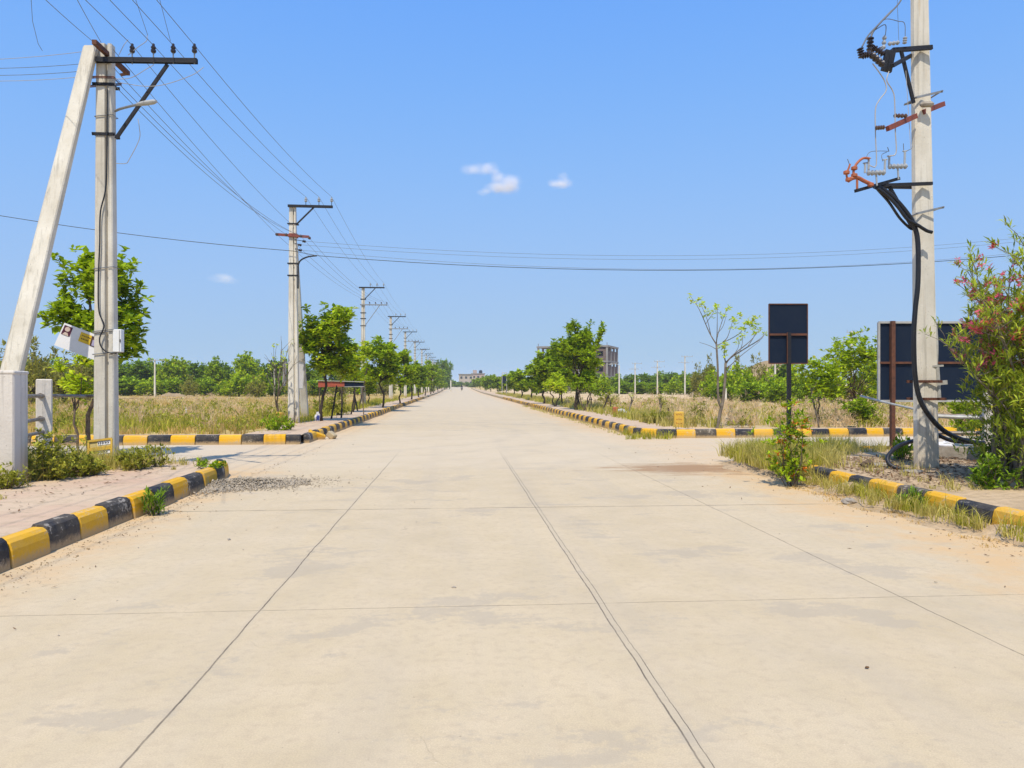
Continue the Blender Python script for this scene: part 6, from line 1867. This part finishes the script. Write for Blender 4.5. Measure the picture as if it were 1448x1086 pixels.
# ---- low far buildings at the end of the road
def house(label, px, d, wpx, top, mat, tank, dw):
    c = PD(px, HZ, d); w = wpx * d / F; z0 = rise(c.y); h = zat(top, d) - z0
    t = thing('far_house', label, 'building', (c.x, c.y, z0))
    m = MB(); m.box((c.x, c.y, z0 + h / 2), (w, 8, h)); m.build('wall', mat, t)
    m = MB(); m.box((c.x, c.y, z0 + h + 0.1), (w + 0.8, 8.8, 0.3)); m.build('roof', 'concrete_soft', t)
    n = max(3, int(w / 2.6))
    for k_ in range(2):
        for i in range(n):
            m = MB(); x = c.x - w / 2 + (i + 0.5) * w / n; z = z0 + h * (0.32 + 0.42 * k_)
            m.box((x, c.y - 4.0, z), (1.2, 0.12, 1.3)); m.build('window', 'window_dark', t)
    if tank:
        m = MB(); m.lathe((c.x + w * 0.2, c.y, z0 + h + 0.25), (c.x + w * 0.2, c.y, z0 + h + 2.2), [(0, 1.1), (0.8, 1.1), (0.95, 0.7), (1, 0.3)], 10); m.build('water_tank', 'board_black', t)
        m = MB(); m.box((c.x - w * 0.25, c.y, z0 + h + 1.2), (w * 0.3, 4, 2.0)); m.build('stair_head', mat, t)
house('far cream house with flat roof at the end of the road', 659, 430, 20, 529.5, 'plaster_cream', False, 0)
house('far pinkish house with roof tank, right end of the road', 676, 455, 18, 528.5, 'plaster_pink', True, 0)
house('far pale low house hidden in greenery right of the pinkish one', 700, 470, 24, 533, 'plaster_cream', False, 0)

# ---- rider on a motorcycle far down the road
def motorbike():
    d = 215; p = PD(653, HZ, d); z0 = rise(p.y)
    o = Vector((p.x, p.y, z0))
    t = thing('motorcycle', 'tiny dark motorcycle far down the road', 'motorcycle', tuple(o))
    for y in (-0.62, 0.62):
        m = MB(); m.tube([o + Vector((0, y + 0.27 * math.cos(a), 0.31 + 0.27 * math.sin(a))) for a in np.linspace(0, 6.283, 15)], 0.05, 6); w = m.build('wheel', 'rubber', t)
        m = MB(); m.lathe(o + Vector((-0.06, y, 0.31)), o + Vector((0.06, y, 0.31)), [(0, 0.05), (0.5, 0.07), (1, 0.05)], 8); m.build('hub', 'steel_grey', w)
    m = MB(); m.loft([[o + Vector((x * s, y, z)) for x, z in ((-.1, 0.35), (.1, 0.35), (.14, 0.6), (.1, 0.85), (-.1, 0.85), (-.14, 0.6))] for y, s in ((-0.45, 0.7), (0.0, 1.0), (0.4, 0.6))]); m.build('body', 'cloth_dark', t)
    m = MB(); m.tube([o + Vector((0, -0.62, 0.31)), o + Vector((0, -0.45, 0.95)), o + Vector((0, -0.42, 1.02))], 0.035, 6); m.tube([o + Vector((-0.36, -0.36, 1.05)), o + Vector((0, -0.44, 1.0)), o + Vector((0.36, -0.36, 1.05))], 0.02, 6); m.build('fork', 'steel_dark', t)
    m = MB(); m.lathe(o + Vector((0, -0.58, 0.93)), o + Vector((0, -0.45, 0.93)), [(0, 0.06), (0.3, 0.09), (1, 0.04)], 8); m.build('headlight', 'plastic_white', t)
    m = MB(); m.box(o + Vector((0, 0.25, 0.86)), (0.24, 0.7, 0.1), bev=0.03); m.build('seat', 'rubber', t)
    # rider: one continuous skinned body
    me = bpy.data.meshes.new('person')
    J = [(0, 0.15, 0.95), (0, 0.12, 1.2), (0, 0.06, 1.42), (0, 0.03, 1.52), (0, 0.0, 1.68), (-0.19, 0.05, 1.38), (-0.3, -0.12, 1.18), (-0.33, -0.34, 1.08), (0.19, 0.05, 1.38), (0.3, -0.12, 1.18), (0.33, -0.34, 1.08),
         (-0.12, 0.12, 0.93), (-0.22, -0.25, 0.86), (-0.2, -0.12, 0.42), (-0.2, -0.26, 0.36), (0.12, 0.12, 0.93), (0.22, -0.25, 0.86), (0.2, -0.12, 0.42), (0.2, -0.26, 0.36)]
    E = [(0, 1), (1, 2), (2, 3), (3, 4), (2, 5), (5, 6), (6, 7), (2, 8), (8, 9), (9, 10), (0, 11), (11, 12), (12, 13), (13, 14), (0, 15), (15, 16), (16, 17), (17, 18)]
    Rr = [.15, .15, .15, .06, .11, .07, .05, .04, .07, .05, .04, .1, .08, .05, .05, .1, .08, .05, .05]
    me.from_pydata(J, E, []); me.update()
    ob = bpy.data.objects.new('person', me); COL.objects.link(ob); ob.location = o
    md = ob.modifiers.new('Skin', 'SKIN'); ob.modifiers.new('Sub', 'SUBSURF').levels = 1
    for i, sv in enumerate(me.skin_vertices[0].data):
        sv.radius = (Rr[i], Rr[i]); sv.use_root = (i == 0)
    me.materials.append(MATS['cloth_dark'])
    tag(ob, 'rider in dark clothes on the tiny far motorcycle', 'person')
    m = MB(); m.lathe(o + Vector((0, 0, 1.58)), o + Vector((0, -0.0, 1.83)), [(0, 0.08), (0.3, 0.125), (0.7, 0.12), (0.92, 0.07), (1, 0.02)], 10)
    hm = m.build('helmet', 'board_black', ob); 
motorbike()

# ------------------------------------------------------------------ clouds: soft volumes far out
CLOUD_K = 0.030
def cloud(label, blobs, d, seed, thick=1.0):
    """soft puffs: vapour density thins out from every puff's middle, ragged by noise"""
    r = np.random.default_rng(seed)
    k_ = d / F
    m_, nt_, out_ = newmat('cloud_vapour_%d' % seed)
    h = NT(nt_)
    P0 = h.pos()
    nz = h.n('ShaderNodeTexNoise', ins={'Vector': P0, 'Scale': 0.055, 'Detail': 4, 'Roughness': 0.6})
    wv = h.n('ShaderNodeVectorMath', operation='SUBTRACT', ins={0: nz.outputs['Color'], 1: (0.5, 0.5, 0.5)}).outputs[0]
    wv = h.n('ShaderNodeVectorMath', operation='SCALE', ins={0: wv, 'Scale': 8.0 * k_}).outputs[0]
    Pw = h.n('ShaderNodeVectorMath', operation='ADD', ins={0: P0, 1: wv}).outputs[0]
    tot = None
    m = MB()
    for px, py, rx, ry in blobs:
        c = PD(px, py, d)
        rv_ = (rx * k_ * 1.25, rx * k_, ry * k_ * 1.35)
        q = h.n('ShaderNodeVectorMath', operation='SUBTRACT', ins={0: Pw, 1: tuple(c)}).outputs[0]
        q = h.n('ShaderNodeVectorMath', operation='DIVIDE', ins={0: q, 1: rv_}).outputs[0]
        l2 = h.n('ShaderNodeVectorMath', operation='DOT_PRODUCT', ins={0: q, 1: q}).outputs['Value']
        g = h.math('MAXIMUM', h.math('SUBTRACT', 1.0, l2), 0.0)
        tot = g if tot is None else h.math('ADD', tot, g)
        Pp, Fs = [], []
        nu, nv = 16, 9
        for j in range(nv + 1):
            th = math.pi * j / nv
            for i in range(nu):
                a = 2 * math.pi * i / nu
                Pp.append(c + Vector((1.5 * rv_[0] * math.sin(th) * math.cos(a), 1.5 * rv_[1] * math.sin(th) * math.sin(a), 1.5 * rv_[2] * math.cos(th))))
        for j in range(nv):
            for i in range(nu):
                Fs.append((j * nu + i, (j + 1) * nu + i, (j + 1) * nu + (i + 1) % nu, j * nu + (i + 1) % nu))
        m.add(Pp, Fs)
    dens = h.math('MULTIPLY', h.math('MULTIPLY', tot, tot), CLOUD_K * thick / k_)
    v = h.n('ShaderNodeVolumePrincipled', ins={'Color': (1, 0.985, 0.985), 'Anisotropy': 0.0, 'Density': dens})
    nt_.links.new(v.outputs[0], out_.inputs['Volume'])
    o = m.build('cloud', 'cloud_vapour_%d' % seed)
    md = o.modifiers.new('Remesh', 'REMESH'); md.mode = 'VOXEL'; md.voxel_size = 2.0 * k_
    tag(o, label, 'cloud'); o['kind'] = 'stuff'
    return o
cloud('small double puff cloud in the middle of the sky', [(663, 240, 13, 7), (680, 239, 15, 8), (694, 238, 12, 8), (702, 248, 10, 8), (712, 258, 19, 11), (726, 258, 13, 10), (697, 266, 14, 7), (683, 272, 10, 5), (716, 268, 18, 7)], 1600, 1)
cloud('small single puff cloud right of the double one', [(784, 258, 11, 5), (796, 251, 9, 8), (801, 260, 11, 6), (790, 262, 13, 5)], 1600, 2)
cloud('faint little cloud low on the left', [(310, 394, 18, 6), (325, 397, 14, 5), (318, 390, 12, 4)], 1600, 3, 0.35)

# ------------------------------------------------------------------ thin haze over the plain
HAZE = 0.00028
if HAZE:
    m_, nt_, out_ = newmat('haze_air')
    v = NT(nt_).n('ShaderNodeVolumePrincipled', ins={'Color': (0.80, 0.88, 1.0), 'Anisotropy': 0.0, 'Density': HAZE})
    nt_.links.new(v.outputs[0], out_.inputs['Volume'])
    m = MB(); m.box((0, 1450, 10.0), (3100, 3200, 24.0)); hz_o = m.build('haze', 'haze_air'); tag(hz_o, kind='stuff')

# ------------------------------------------------------------------ sky, sun, camera
w = bpy.data.worlds.new('World'); SC.world = w
w.use_nodes = True
nt = w.node_tree; nt.nodes.clear()
SUN_AZ_X, SUN_AZ_Y, SUN_EL = -0.11, -0.45, R(61)
sky = nt.nodes.new('ShaderNodeTexSky'); sky.sky_type = 'NISHITA'; sky.sun_disc = False
sky.sun_elevation = SUN_EL
az = math.atan2(SUN_AZ_X, SUN_AZ_Y)       # clockwise from +Y towards +X
sky.sun_rotation = az
sky.altitude = 300; sky.air_density = 1.0; sky.dust_density = 0.6; sky.ozone_density = 4.0
bg = nt.nodes.new('ShaderNodeBackground'); bg.inputs['Strength'].default_value = 0.15
sp = nt.nodes.new('ShaderNodeSeparateColor'); cb = nt.nodes.new('ShaderNodeCombineColor')
nt.links.new(sky.outputs[0], sp.inputs[0])
# soft shoulder on the very bright sky, channel by channel
hw = NT(nt)
s2 = [hw.math('MULTIPLY', sp.outputs[c], sp.outputs[c]) for c in range(3)]
rr_ = hw.math('MULTIPLY', hw.math('DIVIDE', s2[0], hw.math('ADD', s2[0], 1.38)), 0.405 / 0.15)
gg_ = hw.math('MULTIPLY', hw.math('DIVIDE', s2[1], hw.math('ADD', s2[1], 1.33)), 0.59 / 0.15)
bb_ = hw.math('MAXIMUM', hw.math('SUBTRACT', 0.965 / 0.15, hw.math('MULTIPLY', s2[1], 0.0040 / 0.15)), 0.76 / 0.15)
for c, v in enumerate((rr_, gg_, bb_)): nt.links.new(v, cb.inputs[c])
out = nt.nodes.new('ShaderNodeOutputWorld')
nt.links.new(cb.outputs[0], bg.inputs['Color']); nt.links.new(bg.outputs[0], out.inputs['Surface'])
sd = bpy.data.lights.new('sun', 'SUN'); sd.energy = 4.9; sd.angle = R(0.53); sd.color = (1.0, 0.92, 0.78)
so = bpy.data.objects.new('sun', sd); COL.objects.link(so)
n_ = math.hypot(SUN_AZ_X, SUN_AZ_Y)
tosun = Vector((SUN_AZ_X / n_ * math.cos(SUN_EL), SUN_AZ_Y / n_ * math.cos(SUN_EL), math.sin(SUN_EL)))
so.rotation_euler = tosun.to_track_quat('Z', 'Y').to_euler(); so.location = (0, 0, 30)

cd = bpy.data.cameras.new('camera'); co = bpy.data.objects.new('camera', cd); COL.objects.link(co)
cd.sensor_width = 36.0; cd.lens = F / 1448.0 * 36.0
co.location = (0, 0, CAMH); co.rotation_euler = (R(90), 0, -TH)
cd.shift_y = (HZ - 543.0) / 1448.0
cd.clip_start = 0.05; cd.clip_end = 6000
SC.camera = co
SC.view_settings.view_transform = 'Standard'; SC.view_settings.look = 'None'
SC.view_settings.exposure = 0.0; SC.view_settings.gamma = 1.0
SC.cycles.max_bounces = 8; SC.cycles.transparent_max_bounces = 8; SC.cycles.volume_bounces = 2
